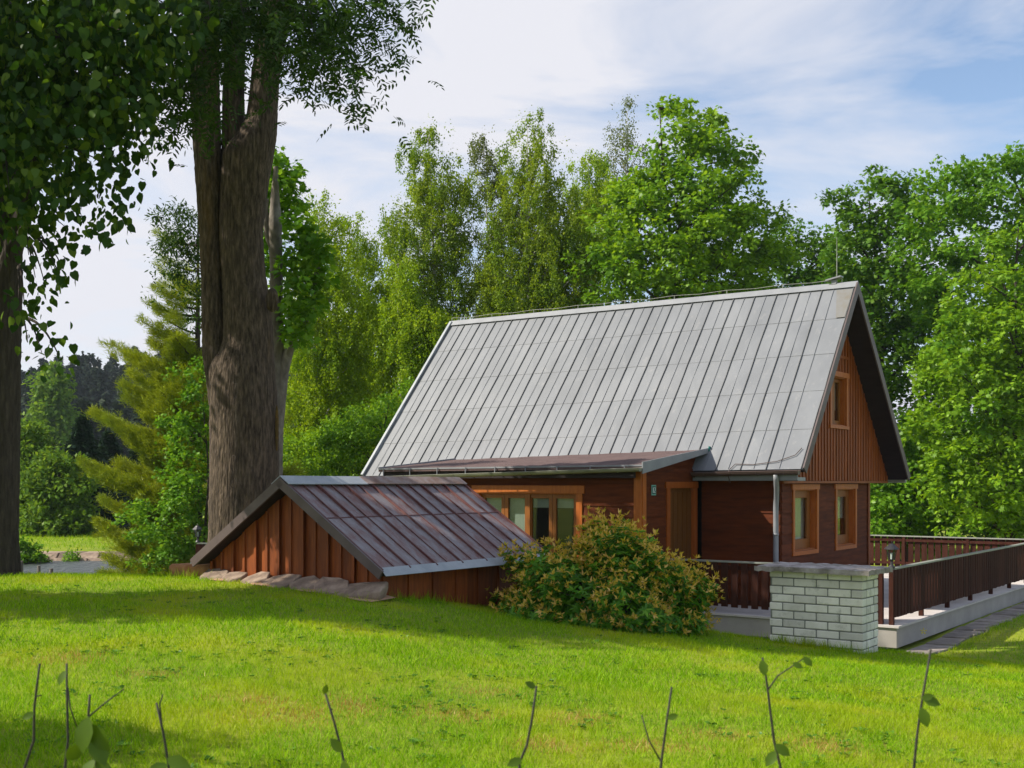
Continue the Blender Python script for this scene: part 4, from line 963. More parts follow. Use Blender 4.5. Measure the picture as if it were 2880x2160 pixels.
# ------------------------------------------------------------------ big twin trunk and the pollarded tree behind it
def noise1(a, s): 
    return np.sin(a * 3.1 + s) * .5 + np.sin(a * 7.3 + s * 2.1) * .3 + np.sin(a * 13.7 + s * 3.7) * .2
def trunk_mesh(stems, D, nseg=56, ridge=.012):
    """stems: lists of (picture row, centre, half width); lofted with furrowed cross-sections"""
    vs, fs = [], []; base = 0
    for si, st_ in enumerate(stems):
        dz = st_[0][3] if len(st_[0]) > 3 else 0
        rows = np.array([p[0] for p in st_], float); order = np.argsort(rows); rows = rows[order]
        cen = np.array([p[1] for p in st_])[order]; hw = np.array([p[2] for p in st_])[order]
        n = int((rows[-1] - rows[0]) / 7); rr = np.linspace(rows[0], rows[-1], n)
        c = np.interp(rr, rows, cen); h = np.interp(rr, rows, hw)
        ker = np.array([1, 2, 3, 4, 3, 2, 1.]) / 16
        c = np.convolve(np.pad(c, 3, 'edge'), ker, 'valid'); h = np.convolve(np.pad(h, 3, 'edge'), ker, 'valid')
        Dd = D + dz
        a = np.linspace(0, 2 * np.pi, nseg, endpoint=False)
        for i in range(n):
            p = V(c[i], rr[i], Dd); r_ = h[i] * 2880 / 2212 / F * Dd
            zz_ = p[2]
            rad = r_ * (1 + .012 * noise1(a, si * 2.3 + zz_ * .3) + .012 * np.sin(a * 2 + zz_ * .5)) + ridge * .5 * noise1(a * 6 + .3 * np.sin(zz_ * 2), si + zz_ * .5) + .004 * rng.normal(size=nseg)
            vs.append(np.stack([p[0] + rad * np.cos(a), p[1] + rad * np.sin(a), np.full(nseg, zz_)], 1))
        i, k = np.meshgrid(np.arange(n - 1), np.arange(nseg), indexing='ij'); k2 = (k + 1) % nseg
        fs.append(np.stack([base + i * nseg + k, base + (i + 1) * nseg + k, base + (i + 1) * nseg + k2, base + i * nseg + k2], -1).reshape(-1, 4)); base += n * nseg
    return np.concatenate(vs), np.concatenate(fs)
DT = 19.2
q = V(526, 1100, DT)
ash = empty('ash_tree', (q[0], q[1], -2.7), 'huge old ash with trunk forked into several upright stems behind the shed', 'tree')
stems = [[(1400, 524, 92), (1250, 524, 80), (1170, 526, 75), (1000, 528, 73), (900, 527, 72), (820, 524, 69), (770, 530, 60), (740, 537, 53), (650, 533, 50), (600, 526, 46), (500, 520, 46), (400, 528, 50), (330, 536, 55), (290, 556, 42), (250, 566, 32), (150, 575, 30), (70, 589, 32), (0, 602, 36), (-120, 625, 42), (-350, 660, 34), (-600, 700, 22)],
         [(900, 488, 32), (830, 478, 30), (770, 465, 27), (740, 462, 24), (600, 458, 22), (500, 454, 23), (400, 451, 27), (300, 447, 30), (200, 443, 31), (0, 442, 31), (-150, 436, 30), (-500, 400, 20)],
         [(420, 498, 20, .12), (320, 504, 25), (200, 504, 23), (100, 508, 21), (0, 514, 20), (-150, 530, 20), (-400, 535, 14)]]
v, f = trunk_mesh(stems, DT)
trk = npmesh('trunk', v, f, M['bark'], ash, smooth=True)
# mossy lumps: old wounds
for (vx, vy, rx, rz_, dd) in ((480, 812, 28, 50, -.20), (598, 925, 4, 50, -.15), (588, 648, 14, 26, -.26)):
    c = V(vx, vy, DT + dd); mb = MB(); n_ = 14; sc_ = 2880 / 2212 / F * DT
    for i in range(9):
        th = math.pi * (i + .001) / 8
        for k in range(n_):
            a = 2 * math.pi * k / n_; w_ = 1 + jr.uniform(-.14, .14)
            mb.v.append((c[0] + rx * sc_ * math.sin(th) * math.cos(a) * w_, c[1] + rx * sc_ * .6 * math.sin(th) * math.sin(a) * w_, c[2] + rz_ * sc_ * math.cos(th)))
    for i in range(8):
        for k in range(n_): mb.f.append((i * n_ + k, (i + 1) * n_ + k, (i + 1) * n_ + (k + 1) % n_, i * n_ + (k + 1) % n_))
    build('moss', mb, M['moss'] if vx == 598 else M['bark'], trk, smooth=True)
def pinnate(cent, dirs, n_pairs, length, size):
    """ash leaves: a stalk with paired narrow leaflets and one at the tip"""
    P_, A_, N_ = [], [], []
    d = unit(dirs); sd_ = unit(np.cross(d, np.array([0, 0, 1.]) + rng.normal(size=d.shape) * .3)); up = np.cross(sd_, d)
    for k in range(n_pairs):
        t = (k + 1.0) / (n_pairs + 1); sag = -.30 * t * t * length
        b = cent + d * (t * length) + np.array([0, 0, 1.]) * sag
        for sg in (-1, 1):
            P_.append(b); A_.append(unit(sd_ * sg + d * .45 + np.array([0, 0, -.3]))); N_.append(up + rng.normal(size=d.shape) * .35)
    P_.append(cent + d * length + np.array([0, 0, -.30 * length])); A_.append(unit(d + np.array([0, 0, -.6]))); N_.append(up)
    P_, A_, N_ = map(np.concatenate, (P_, A_, N_))
    return leaves(P_, A_, N_, size * rng.uniform(.75, 1.15, len(P_)), T_LANCE2)
T_LANCE2 = (np.array([[0, 0, 0], [.17, .35, .02], [.12, .72, .0], [0, 1, -.06], [-.12, .72, .0], [-.17, .35, .02]]), np.array([[0, 1, 2, 3], [0, 3, 4, 5]]))
def spray(poly, D, depth, nt, per, length, size, spread=.28):
    """drooping twigs inside an outline, each set with ash leaves"""
    c = sample_crown(poly, D, nt, depth, .2); cc = np.repeat(c, per, 0) + rng.normal(size=(nt * per, 3)) * spread
    dr = unit(rng.normal(size=cc.shape) + np.array([0, 0, -.35]))
    return pinnate(cc, dr, 4, length, size), c
parts_ = []; tw = MB()
ash_polys = [([(600, -30), (860, -30), (862, 30), (830, 60), (780, 70), (790, 20), (700, 40), (640, 80), (600, 120)], 15.5, 1.2, 75, 5),
             ([(640, 30), (700, 20), (735, 80), (780, 120), (800, 180), (770, 205), (730, 190), (690, 170), (700, 120), (660, 110), (635, 170), (605, 150), (610, 70)], 15.5, .9, 95, 4),
             ([(420, -20), (560, -20), (550, 60), (520, 120), (470, 200), (430, 240), (380, 240), (350, 190), (380, 140), (400, 60)], 15.8, 1.0, 130, 4),
             ([(470, -20), (600, -20), (590, 60), (500, 70)], 16.2, 1.0, 50, 4),
             ([(330, 150), (420, 130), (430, 220), (400, 250), (340, 235), (330, 190)], 16.0, .7, 42, 4)]
for pl, D, dep, nt, per in ash_polys:
    (v, f), c = spray(pl, D, dep, nt, per, .26, .10); parts_.append((v, f))
    a0 = V(600 if np.mean([p[0] for p in pl]) > 560 else 450, -140, DT)
    for tg in c[::4]:
        mid = (a0 + tg) / 2 + np.array([0, 0, .5]); tw.tube([(1 - t) ** 2 * a0 + 2 * t * (1 - t) * mid + t * t * tg for t in np.linspace(0, 1, 8)], [.03 * (1 - .85 * t) for t in np.linspace(0, 1, 8)], 5, cap=False)
# unseen leaf clumps, put out to the left so the roof stays unshaded
cu = []
for (cx, cyy, cz, r_, n_) in ((-9.8, 20.0, 6.5, 1.6, 50), (-9.6, 18.4, 8.6, 1.6, 50)):
    d = unit(rng.normal(size=(n_, 3))); cu.append(np.array([cx, cyy, cz]) + d * r_ * (rng.random((n_, 1)) ** .4))
cu = np.concatenate(cu)
v, f = clump_leaves(cu, 60, .8, .22, T_RHOMB); v2, f2 = merge(parts_)
f = np.concatenate([f[:, [0, 1, 2]], f[:, [0, 2, 3]]])
v, f = merge([(v, f), (v2, f2)])
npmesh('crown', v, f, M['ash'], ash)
build('twig', tw, M['bark2'], ash)
# pollarded neighbour
DP = 20.6
q = V(595, 1100, DP)
pol_ = empty('pollard_tree', (q[0], q[1], -2.7), 'slim pale trunk pressed against the ash with leafy tufts and a sawn side limb', 'tree')
v, f = trunk_mesh([[(1330, 580, 30), (1200, 585, 26), (1000, 590, 20), (900, 594, 18), (850, 597, 16), (750, 599, 14), (600, 597, 13), (480, 594, 14), (420, 594, 9), (360, 596, 4)],
                   [(930, 596, 15, .0), (850, 606, 13), (800, 612, 12), (750, 625, 11), (715, 642, 11), (690, 662, 9), (640, 680, 7), (580, 686, 6), (560, 687, 5)],
                   [(560, 600, 5, .0), (520, 578, 6), (470, 574, 6), (430, 576, 4)]], DP, nseg=28, ridge=.004)
npmesh('trunk', v, f, M['palebark'], pol_, smooth=True)
cents = np.concatenate([sample_crown([(575, 330), (605, 345), (640, 350), (660, 400), (650, 450), (620, 480), (570, 480), (565, 400)], DP + .5, 34, .4),
                        sample_crown([(628, 470), (655, 450), (690, 520), (705, 600), (680, 680), (655, 745), (630, 720), (622, 600)], DP - .25, 46, .4),
                        sample_crown([(558, 470), (592, 470), (592, 640), (572, 650)], DP + 1.2, 16, .2)])
v, f = clump_leaves(cents, 34, .30, .12, T_LOBED, upb=1.0)
npmesh('crown', v, f, M['maple'], pol_)

# ------------------------------------------------------------------ lime at the left edge, its boughs hanging in front
DL = 16.0
q = V(0, 1200, DL)
lime = empty('lime_tree', (q[0], q[1], -1.4), 'dark lime trunk at the left edge with boughs hanging across the sky', 'tree')
v, f = trunk_mesh([[(1330, -8, 62), (1240, -8, 50), (1150, -10, 46), (900, -6, 46), (750, -6, 47), (600, -8, 52), (450, -12, 54), (300, -18, 56), (100, -24, 56), (-200, -40, 50), (-700, -60, 30)],
                   [(640, 0, 26, -.2), (520, 30, 22), (420, 60, 20), (320, 85, 18), (200, 120, 15), (80, 160, 12), (-60, 210, 8)],
                   [(330, -10, 26, -.5), (200, 40, 20), (80, 110, 16), (-40, 200, 12), (-160, 300, 9)]], DL, nseg=40)
ltr = npmesh('trunk', v, f, M['bark2'], lime, smooth=True)
lm_polys = [([(-60, -40), (410, -40), (415, 60), (412, 120), (380, 150), (340, 170), (330, 230), (310, 240), (-60, 330)], 14.2, 1.1, 300, 18),
            ([(-60, 200), (310, 200), (330, 240), (325, 300), (342, 350), (300, 340), (250, 330), (265, 400), (275, 470), (230, 490), (190, 500), (150, 440), (95, 485), (60, 505), (-60, 505)], 14.1, 1.0, 150, 12),
            ([(60, 480), (140, 470), (160, 540), (130, 600), (110, 650), (70, 640), (55, 560)], 14.6, .4, 18, 7),
            ([(40, 620), (80, 600), (75, 660), (40, 680)], 14.8, .3, 5, 6),
            ([(55, 690), (95, 700), (105, 745), (145, 760), (110, 790), (70, 810), (50, 760)], 14.8, .3, 8, 6)]
lp = []; tw = MB()
for pl, D, dep, nt, per in lm_polys:
    c = spread_pick(sample_crown(pl, D, nt * 3, dep, .15), nt)
    n = nt * per; cc = np.repeat(c, per, 0) + rng.normal(size=(n, 3)) * np.array([.15, .18, .16])
    ax = unit(np.array([0, 0, -1.]) + rng.normal(size=(n, 3)) * .55); nr_ = unit(rng.normal(size=(n, 3)) * .8 + np.array([-.2, -.4, .5]))
    lp.append(leaves(cc, ax, nr_, .105 * rng.uniform(.5, 1.35, n), T_HEART))
    for k, tg in enumerate(c[:: (9 if nt > 100 else 2)]):
        a0 = V(0 if nt > 100 else 40, (min(max(np.mean([p[1] for p in pl]) - 60, 40), 900)), DL - .5)
        mid = (a0 + tg) / 2 + np.array([0, 0, .35]); tw.tube([(1 - t) ** 2 * a0 + 2 * t * (1 - t) * mid + t * t * tg for t in np.linspace(0, 1, 8)], [.025 * (1 - .8 * t) for t in np.linspace(0, 1, 8)], 5, cap=False)
# rest of the crown, outside the picture, its clumps arranged to shade the lawn
cu = []
for (cx, cyy, cz, r_, n_) in ((-9.2, 12.3, 2.6, 1.4, 55), (-9.2, 12.7, 4.6, 1.4, 60), (-9.2, 13.6, 6.5, 1.4, 60), (-9.2, 14.6, 8.5, 1.4, 60), (-9.2, 15.6, 10.5, 1.4, 60), (-9.2, 16.4, 12.5, 1.4, 50)):
    d = unit(rng.normal(size=(n_, 3))); cu.append(np.array([cx, cyy, cz]) + d * r_ * (rng.random((n_, 1)) ** .4))
cu = np.concatenate(cu)
lp.append(clump_leaves(cu, 50, .8, .20, T_HEART))
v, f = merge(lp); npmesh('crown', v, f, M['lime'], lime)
build('twig', tw, M['bark2'], lime)

# trees beside the photographer, outside the picture: their shade lies on the lawn
def shade_tree(name, label, c, zc, rad, n):
    gz = float(hgt(c[0], c[1])); root = empty(name, (c[0], c[1], gz), label, 'tree')
    mb = MB(); tl = [np.array([c[0] + .1 * math.sin(k), c[1], gz - .1 + (zc + 1 - gz) * k / 8]) for k in range(9)]
    d = unit(rng.normal(size=(n, 3))); ct = np.array([c[0], c[1], zc]) + d * np.array(rad) * rng.random((n, 1)) ** .4
    mb.tube(tl, [.18 * (1 - .1 * k) for k in range(9)], 10); limbs(mb, tl, ct[:18], .06); build('trunk', mb, M['bark2'], root, smooth=True)
    v, f = clump_leaves(ct, 50, .55, .17, T_RHOMB); npmesh('crown', v, f, M['lime'], root)
shade_tree('garden_tree', 'bushy garden tree standing beside the camera at the left', (-7.4, 5.5), 1.7, (1.5, .8, 1.3), 50)

# ------------------------------------------------------------------ pine and young trees by the pond
DPn = 31.0
bx = V(425, 1000, DPn)[0]
pine = empty('pine_tree', (bx, DPn, float(hgt(bx, DPn))), 'yellow green pine with long layered boughs beside the pond', 'tree')
mb = MB(); top_ = V(428, 470, DPn); bot = np.array([bx, DPn, -3.0])
tl = [bot * (1 - t) + top_ * t for t in np.linspace(0, 1, 14)]; mb.tube(tl, [.17 * (1 - .9 * t) for t in np.linspace(0, 1, 14)], 10)
NP, NA, NN = [], [], []
tips = [(335, 505), (345, 560), (312, 655), (300, 690), (330, 620), (243, 745), (285, 770), (280, 810), (262, 830), (300, 850), (198, 890), (225, 905), (250, 930), (290, 940), (172, 1000), (200, 1010), (240, 1040), (280, 1050), (215, 1080), (208, 1130), (235, 1150), (260, 1180), (222, 1205), (216, 1240), (250, 1245), (300, 1240), (310, 1000), (320, 900), (330, 1100)]
for yy in range(580, 900, 16): tips.append((random.uniform(330, 405), yy))
for k in range(26):
    yy = 720 + k * 20; tips.append((random.uniform(250, 380) - .05 * (yy - 900), yy))
bl = []
for vx, vy in tips: bl.append(V(vx, vy, DPn + random.uniform(-.9, .9)))
for vx, vy in tips[::2]:
    p = V(vx, vy + random.uniform(-15, 15), DPn); dx = bx - p[0]; a = random.uniform(-1.9, 1.9)
    bl.append(np.array([bx + dx * math.cos(a), DPn + dx * math.sin(a), p[2]]))
for i, tp in enumerate(bl):
    ln = np.linalg.norm(tp[:2] - np.array([bx, DPn])); a0 = np.array([bx, DPn, max(-2.6, tp[2] - ln * random.uniform(.18, .42))])
    sag = np.array([0, 0, -ln * .10]); pth = [(1 - t) ** 2 * a0 + 2 * t * (1 - t) * ((a0 + tp) / 2 + sag) + t * t * tp for t in np.linspace(0, 1, 9)]
    mb.tube(pth, [.040 * (1 - .85 * t) for t in np.linspace(0, 1, 9)], 5, cap=False)
    sparse = tp[2] > 4.0
    nt = int((110 if sparse else 300) * max(ln, .8) / 2.5)
    t = rng.uniform(.22, 1, nt); pa = np.array(pth); idx = t * 8; i0 = np.minimum(idx.astype(int), 7); fr_ = (idx - i0)[:, None]
    c = pa[i0] * (1 - fr_) + pa[i0 + 1] * fr_; dr = unit(pa[i0 + 1] - pa[i0])
    sd_ = unit(np.cross(dr, Z)); w_ = rng.normal(size=nt) * (.24 * ln) * (1.2 - t * .85)
    c = c + sd_ * w_[:, None] + np.array([0, 0, 1]) * (rng.random(nt) * .16 - np.abs(w_) * .25 - rng.random(nt) ** 2 * .30 * (1 - t))[:, None]
    k = 16; cc = np.repeat(c, k, 0); dd = np.repeat(unit(dr * .8 + sd_ * np.sign(w_)[:, None] * .7 + np.array([0, 0, .35])), k, 0)
    NP.append(cc + rng.normal(size=cc.shape) * .045); NA.append(unit(dd + rng.normal(size=cc.shape) * .55)); NN.append(unit(rng.normal(size=cc.shape) + np.array([0, 0, .6])))
build('trunk', mb, M['bark2'], pine)
NP, NA, NN = map(np.concatenate, (NP, NA, NN))
v, f = leaves(NP, NA, NN, .13 * rng.uniform(.7, 1.3, len(NP)), (np.array([[-.06, 0, 0], [.06, 0, 0], [.0, 1, 0]]), np.array([[0, 1, 2]])))
npmesh('crown', v, f, M['pine'], pine)
tree('young_maple', 'young bright green maple in front of the pine by the pond', 'tree',
     [(400, 790), (440, 780), (450, 900), (450, 1225), (330, 1235), (300, 1180), (270, 1110), (300, 1080), (340, 1120), (370, 1060), (355, 960), (345, 930), (385, 880)],
     29, 445, .05, M['maple'], M['bark2'], 52, 0.36, 9000, 0.085, crad=.16, sub=10, T=T_LOBED, nl=16)
tree('young_ash', 'slender young tree peeping out left of the twin trunk high up', 'tree',
     [(340, 455), (375, 445), (400, 460), (440, 455), (440, 640), (425, 720), (400, 640), (370, 590), (385, 550), (338, 545), (350, 500)],
     24, 475, .04, M['ash'], M['bark2'], 20, 0.35, 2600, 0.11, crad=.2, sub=8, T=T_LANCE2, nl=12, top=(445, 520))

# ------------------------------------------------------------------ pond edge and far bank
jr = random.Random(21)
for i, (vx, vt, r_, lb) in enumerate(((43, 1212, .075, 'thick weathered post at the pond edge beside the lime trunk'), (83, 1222, .045, 'thin grey post in the pond, middle of three'), (110, 1228, .05, 'short grey post in the pond, right of the thin one'))):
    p = V(vx, vt, 27 + i * .5); mb = MB(); zb = float(hgt(p[0], p[1])) - .15
    mb.tube([(p[0], p[1], zb), (p[0] + .02, p[1], (zb + p[2]) / 2), (p[0] + .01, p[1], p[2])], [r_, r_ * .95, r_ * .85], 9)
    tag(build('pond_post', mb, M['palebark']), lb, 'post', 'posts standing in the pond')
mb = MB(); x = -31.0
while x < -5:
    w_ = jr.uniform(.6, 1.3)
    for lv in range(2):
        e = jr.uniform(-.03, .03); x0 = x + lv * .3
        mb.hexa([(x0, 39.25 + e + lv * .35, -2.87 + lv * .20), (x0 + w_ - .02, 39.25 + e + lv * .35, -2.87 + lv * .20), (x0 + w_ - .02, 41.2, -2.87 + lv * .20), (x0, 41.2, -2.87 + lv * .20),
                 (x0 + .02, 39.55 + e + lv * .35, -2.62 + lv * .17), (x0 + w_ - .04, 39.55 + e + lv * .35, -2.62 + lv * .17), (x0 + w_ - .04, 41.25, -2.62 + lv * .17), (x0 + .02, 41.25, -2.62 + lv * .17)])
    x += w_
tag(build('bank_wall', mb, M['stone'], bevel=.03), 'low pale stone revetment along the far pond shore', 'wall')
def small_bush(poly, D, label, mat, n, per, rad, size, cat='bush', name='bush'):
    return tree(name, label, cat, poly, D, np.mean([p[0] for p in poly]), .04, mat, M['bark2'], max(6, n // 5), rad, n * per, size, nl=6, crad=.12)
small_bush([(20, 1175), (50, 1165), (75, 1185), (95, 1205), (90, 1215), (20, 1215)], 38.5, 'small green bush on the far shore beside the lime trunk', M['maple'], 60, 40, .25, .13)
small_bush([(145, 1195), (160, 1190), (168, 1212), (140, 1213)], 39.5, 'tiny tuft of shrub growing on the stone shore', M['maple'], 14, 36, .16, .10)
MG = 'trees beyond the pond'
tree('far_tree', 'pale leafy tree beyond the pond beside the lime trunk', 'tree', [(20, 930), (60, 915), (95, 950), (100, 1010), (75, 1040), (80, 1170), (10, 1175)], 55, 55, .25, M['farleaf'], M['bark2'], 40, 1.0, 12000, .24, crad=.4, group=MG, nl=12)
tree('far_tree', 'rounded light green tree between the pale tree and the spruce', 'tree', [(85, 1010), (125, 985), (165, 1000), (185, 1060), (190, 1168), (70, 1170), (65, 1080)], 53, 125, .22, M['farleaf'], M['bark2'], 42, .95, 12000, .23, crad=.36, group=MG, nl=12)
tree('far_tree', 'dull green leafy tree on the slope above the pond trees', 'tree', [(95, 830), (120, 800), (140, 850), (145, 940), (110, 960), (85, 920)], 120, 115, .25, M['farleaf'], M['bark2'], 26, 1.7, 5000, .55, crad=.7, group=MG, nl=6)
def conifer(c, h, r, n, per, seed):
    """layered branches of a spruce as arrays"""
    t = rng.random(n) ** .75; a = rng.uniform(0, 2 * np.pi, n); rr = r * (1 - t) * rng.uniform(.55, 1.1, n) + .02 * h * rng.random(n)
    u_ = rng.random((n, per)) ** .7
    p = np.stack([c[0] + np.cos(a)[:, None] * rr[:, None] * u_, c[1] + np.sin(a)[:, None] * rr[:, None] * u_, c[2] + (h * t)[:, None] - (rr * .35)[:, None] * u_ + rng.normal(size=u_.shape) * .02 * h * .3], -1).reshape(-1, 3)
    ax = np.repeat(np.stack([np.cos(a), np.sin(a), -.45 + 0 * a], 1), per, 0) + rng.normal(size=p.shape) * .45
    return p, unit(ax), unit(rng.normal(size=p.shape) * .6 + np.array([0, 0, 1.]))
for (vx, vtop, vbase, D, r_, lb) in ((178, 903, 1168, 56, 2.6, 'dark pointed spruce beyond the pond'), (235, 935, 1168, 60, 3.0, 'broad dark spruce right of the pointed one, half behind the pine'), (300, 960, 1168, 62, 2.9, 'dark spruce mostly hidden behind the pine')):
    b = V(vx, vbase, D); t = V(vx, vtop, D); b[2] = float(hgt(b[0], b[1])); h = t[2] - b[2]
    root = empty('spruce_tree', b, lb, 'tree', MG); mb = MB(); mb.tube([b, t], [.22, .03], 8); build('trunk', mb, M['bark2'], root)
    p, ax, nr_ = conifer(b + np.array([0, 0, .5]), h - .5, r_, 1300, 16, 1); v, f = leaves(p, ax, nr_, .26 * rng.uniform(.6, 1.2, len(p)), T_RHOMB); npmesh('crown', v, f, M['spruce'], root)
# wooded hill
hx = np.linspace(-420, 160, 60); hy = np.linspace(120, 460, 40)
def hillz(x, y): return -2.4 + 27 * sst(135, 300, y) * (0.62 + .38 * sst(-150, -40, x)) * sst(150, 0, x) * (1 + .04 * np.sin(x * .05)) - 6 * sst(330, 460, y)
X, Y = np.meshgrid(hx, hy); v = np.stack([X.ravel(), Y.ravel(), hillz(X, Y).ravel()], 1)
i, j = np.meshgrid(np.arange(59), np.arange(39)); a = (j * 60 + i).ravel()
M['hill'] = surf('forest floor', [(0.3, (0.02, 0.026, 0.012)), (0.7, (0.04, 0.05, 0.02))], scale=.05, rough=1, bump=0)
tag(npmesh('hill', v, np.stack([a, a + 1, a + 61, a + 60], 1), M['hill'], smooth=True), kind='structure')
PP, AA, NN2, SS = [], [], [], []
cnt = 0
for k in range(1500):
    y = random.uniform(140, 315); x = random.uniform(-.58, -.14) * y
    if cnt >= 640: break
    h = random.uniform(8, 13); c = np.array([x, y, float(hillz(np.array(x), np.array(y))) - .5]); cnt += 1
    p, ax, nr_ = conifer(c, h, h * random.uniform(.20, .29), 90, 7, 1); PP.append(p); AA.append(ax); NN2.append(nr_); SS.append(np.full(len(p), h * .085))
PP, AA, NN2, SS = map(np.concatenate, (PP, AA, NN2, SS))
v, f = leaves(PP, AA, NN2, SS * rng.uniform(.6, 1.3, len(PP)), T_RHOMB)
tag(npmesh('far_wood', v, f, M['farwood']), kind='stuff')

# ------------------------------------------------------------------ rhododendron
RC = np.array([1.40, 15.35, 0.]); gz = float(hgt(RC[0], RC[1]))
rh = empty('rhododendron', (RC[0], RC[1], gz), 'wide rhododendron bush with yellowish pink young shoots in front of the annex', 'bush')
n = 1000
d = unit(rng.normal(size=(n * 3, 3))); d = d[d[:, 2] > -.25][:n]; n = len(d)
lump = 1 + .10 * np.sin(d[:, 0] * 7 + 1) + .10 * np.sin(d[:, 2] * 9 + d[:, 0] * 5) + .06 * np.sin(d[:, 1] * 8)
hgt_x = 1.03 - .20 * np.clip(d[:, 0], -.2, 1)
tipp = np.array([RC[0], RC[1], gz + .18]) + d * np.array([1.36, 1.0, 1.01]) * (lump * hgt_x * rng.uniform(.80, 1.02, n))[:, None]
tipp[:, 2] = np.maximum(tipp[:, 2], hgt(tipp[:, 0], tipp[:, 1]) + .06)
shoot = unit(d * .8 + np.array([0, 0, .7]) + rng.normal(size=d.shape) * .25)
P_, A_, N_ = [], [], []; P2, A2, N2 = [], [], []
def whorl(tip, sh, k, open_, jitter=.18):
    e1 = unit(np.cross(sh, rng.normal(size=sh.shape))); e2 = np.cross(sh, e1)
    for i in range(k):
        a = 2 * math.pi * i / k + rng.random(len(tip)) * .5
        rad = np.cos(a)[:, None] * e1 + np.sin(a)[:, None] * e2
        yield tip, unit(rad * open_ + sh * (1 - open_) + rng.normal(size=sh.shape) * jitter), sh
for tp, ax, nr_ in whorl(tipp, shoot, 9, .80): P_.append(tp); A_.append(ax); N_.append(nr_)
for tp, ax, nr_ in whorl(tipp - shoot * .10, shoot, 8, .92): P_.append(tp); A_.append(ax); N_.append(nr_)
for tp, ax, nr_ in whorl(tipp - d * .28, shoot, 8, .9, .4): P_.append(tp); A_.append(ax); N_.append(nr_)
P_, A_, N_ = map(np.concatenate, (P_, A_, N_))
v, f = leaves(P_, A_, N_, .102 * rng.uniform(.7, 1.2, len(P_)), (np.array([[0, 0, 0], [.15, .35, .03], [.14, .72, .0], [0, 1, -.10], [-.14, .72, .0], [-.15, .35, .03]]), np.array([[0, 1, 2, 3], [0, 3, 4, 5]])))
npmesh('foliage', v, f, M['rhodo'], rh)
up_ = np.clip(.25 + .75 * d[:, 2] + .15 * rng.normal(size=n), 0, 1); k = rng.random(n) < (.20 + .72 * up_)
for rep in range(4):
    off = rng.normal(size=(k.sum(), 3)) * .05
    for tp, ax, nr_ in whorl(tipp[k] + shoot[k] * (.02 + .03 * rep) + off, unit(shoot[k] + rng.normal(size=(k.sum(), 3)) * .3), 5, .42, .25): P2.append(tp); A2.append(ax); N2.append(nr_)
P2, A2, N2 = map(np.concatenate, (P2, A2, N2))
v, f = leaves(P2, A2, N2, .072 * rng.uniform(.6, 1.25, len(P2)), (np.array([[0, 0, 0], [.18, .4, .03], [0, 1, -.08], [-.18, .4, .03]]), np.array([[0, 1, 2, 3]])))
npmesh('young_shoots', v, f, M['rhodotip'], rh)
mb = MB()
for i in range(46):
    t = tipp[rng.integers(n)]; a = np.array([RC[0] + random.uniform(-.5, .5), RC[1] + random.uniform(-.4, .4), gz - .1]); m_ = (a + t) / 2 + np.array([0, 0, .1])
    mb.tube([a, m_, t], [.022, .015, .006], 5)
build('stem', mb, M['bark2'], rh)

# ------------------------------------------------------------------ saplings along the near edge of the lawn
SG = 'cut saplings along the near edge of the lawn'
def sapling(stems_, leaf_spots, D, label):
    p0 = V(stems_[0][0][0], stems_[0][0][1], D); gzz = float(hgt(p0[0], D)); root = empty('sapling', (p0[0], D, gzz), label, 'sapling', SG)
    mb = MB()
    for si, (st_) in enumerate(stems_):
        pts_ = [V(x, y, D + .02 * si) for x, y in st_]
        if si == 0: pts_ = [np.array([pts_[0][0] + .03, D, gzz - .05]), np.array([pts_[0][0] + .01, D, (gzz + pts_[0][2]) / 2])] + pts_
        n_ = len(pts_); r0 = .0047 if si == 0 else .0026
        mb.tube(pts_, [r0 * (1 - .35 * k / (n_ - 1)) for k in range(n_)], 7)
    build('stem', mb, M['twig'], root, smooth=True)
    for (x, y, sz, ang, tl) in leaf_spots:
        p = V(x, y, D - .02); ax = np.array([[math.sin(ang), -.25, math.cos(ang)]]); nr_ = np.array([[math.cos(ang) * tl, -1.0, .35]])
        v, f = leaves(p[None], ax, nr_, np.array([sz]), T_OVAL); npmesh('leaf', v, f, M['sapling'], root)
T_OVAL = (np.array([[0, 0, 0], [.16, .14, .03], [.30, .42, .05], [.25, .74, .02], [0, 1.05, -.12], [-.25, .74, .02], [-.30, .42, .05], [-.16, .14, .03], [0, .5, -.01]]),
          np.array([[0, 1, 2, 8], [8, 2, 3, 4], [8, 4, 5, 6], [0, 8, 6, 7]]))
DS = 3.3
sapling([[(52, 1662), (73, 1600), (74, 1530), (80, 1480), (86, 1433)], [(75, 1505), (90, 1502)]], [(74, 1540, .035, -2.0, .4)], DS, 'bare dark twig at the left end of the row of saplings')
sapling([[(140, 1662), (147, 1600), (145, 1520), (144, 1433)], [(146, 1485), (152, 1530), (166, 1570)]], [(143, 1448, .045, 3.6, .5), (143, 1640, .07, .9, 1.2)], DS, 'straight twig with a forked shoot and one drooping leaf at its tip')
sapling([[(209, 1662), (200, 1600), (191, 1545), (194, 1500)], [(192, 1548), (225, 1520), (268, 1488)]], [(192, 1547, .095, 3.3, .3), (199, 1590, .085, 2.6, -.5), (198, 1565, .085, 2.5, .6), (206, 1640, .075, 3.7, .8), (207, 1645, .06, 2.2, -.6)], DS - .15, 'leafy sapling with large oval leaves near the left corner')
sapling([[(364, 1650), (352, 1580), (338, 1518)], [(350, 1570), (345, 1520), (352, 1500)]], [(361, 1638, .075, 1.9, .6), (363, 1652, .06, -1.9, .8)], DS, 'short leaning twig with leaves at its foot')
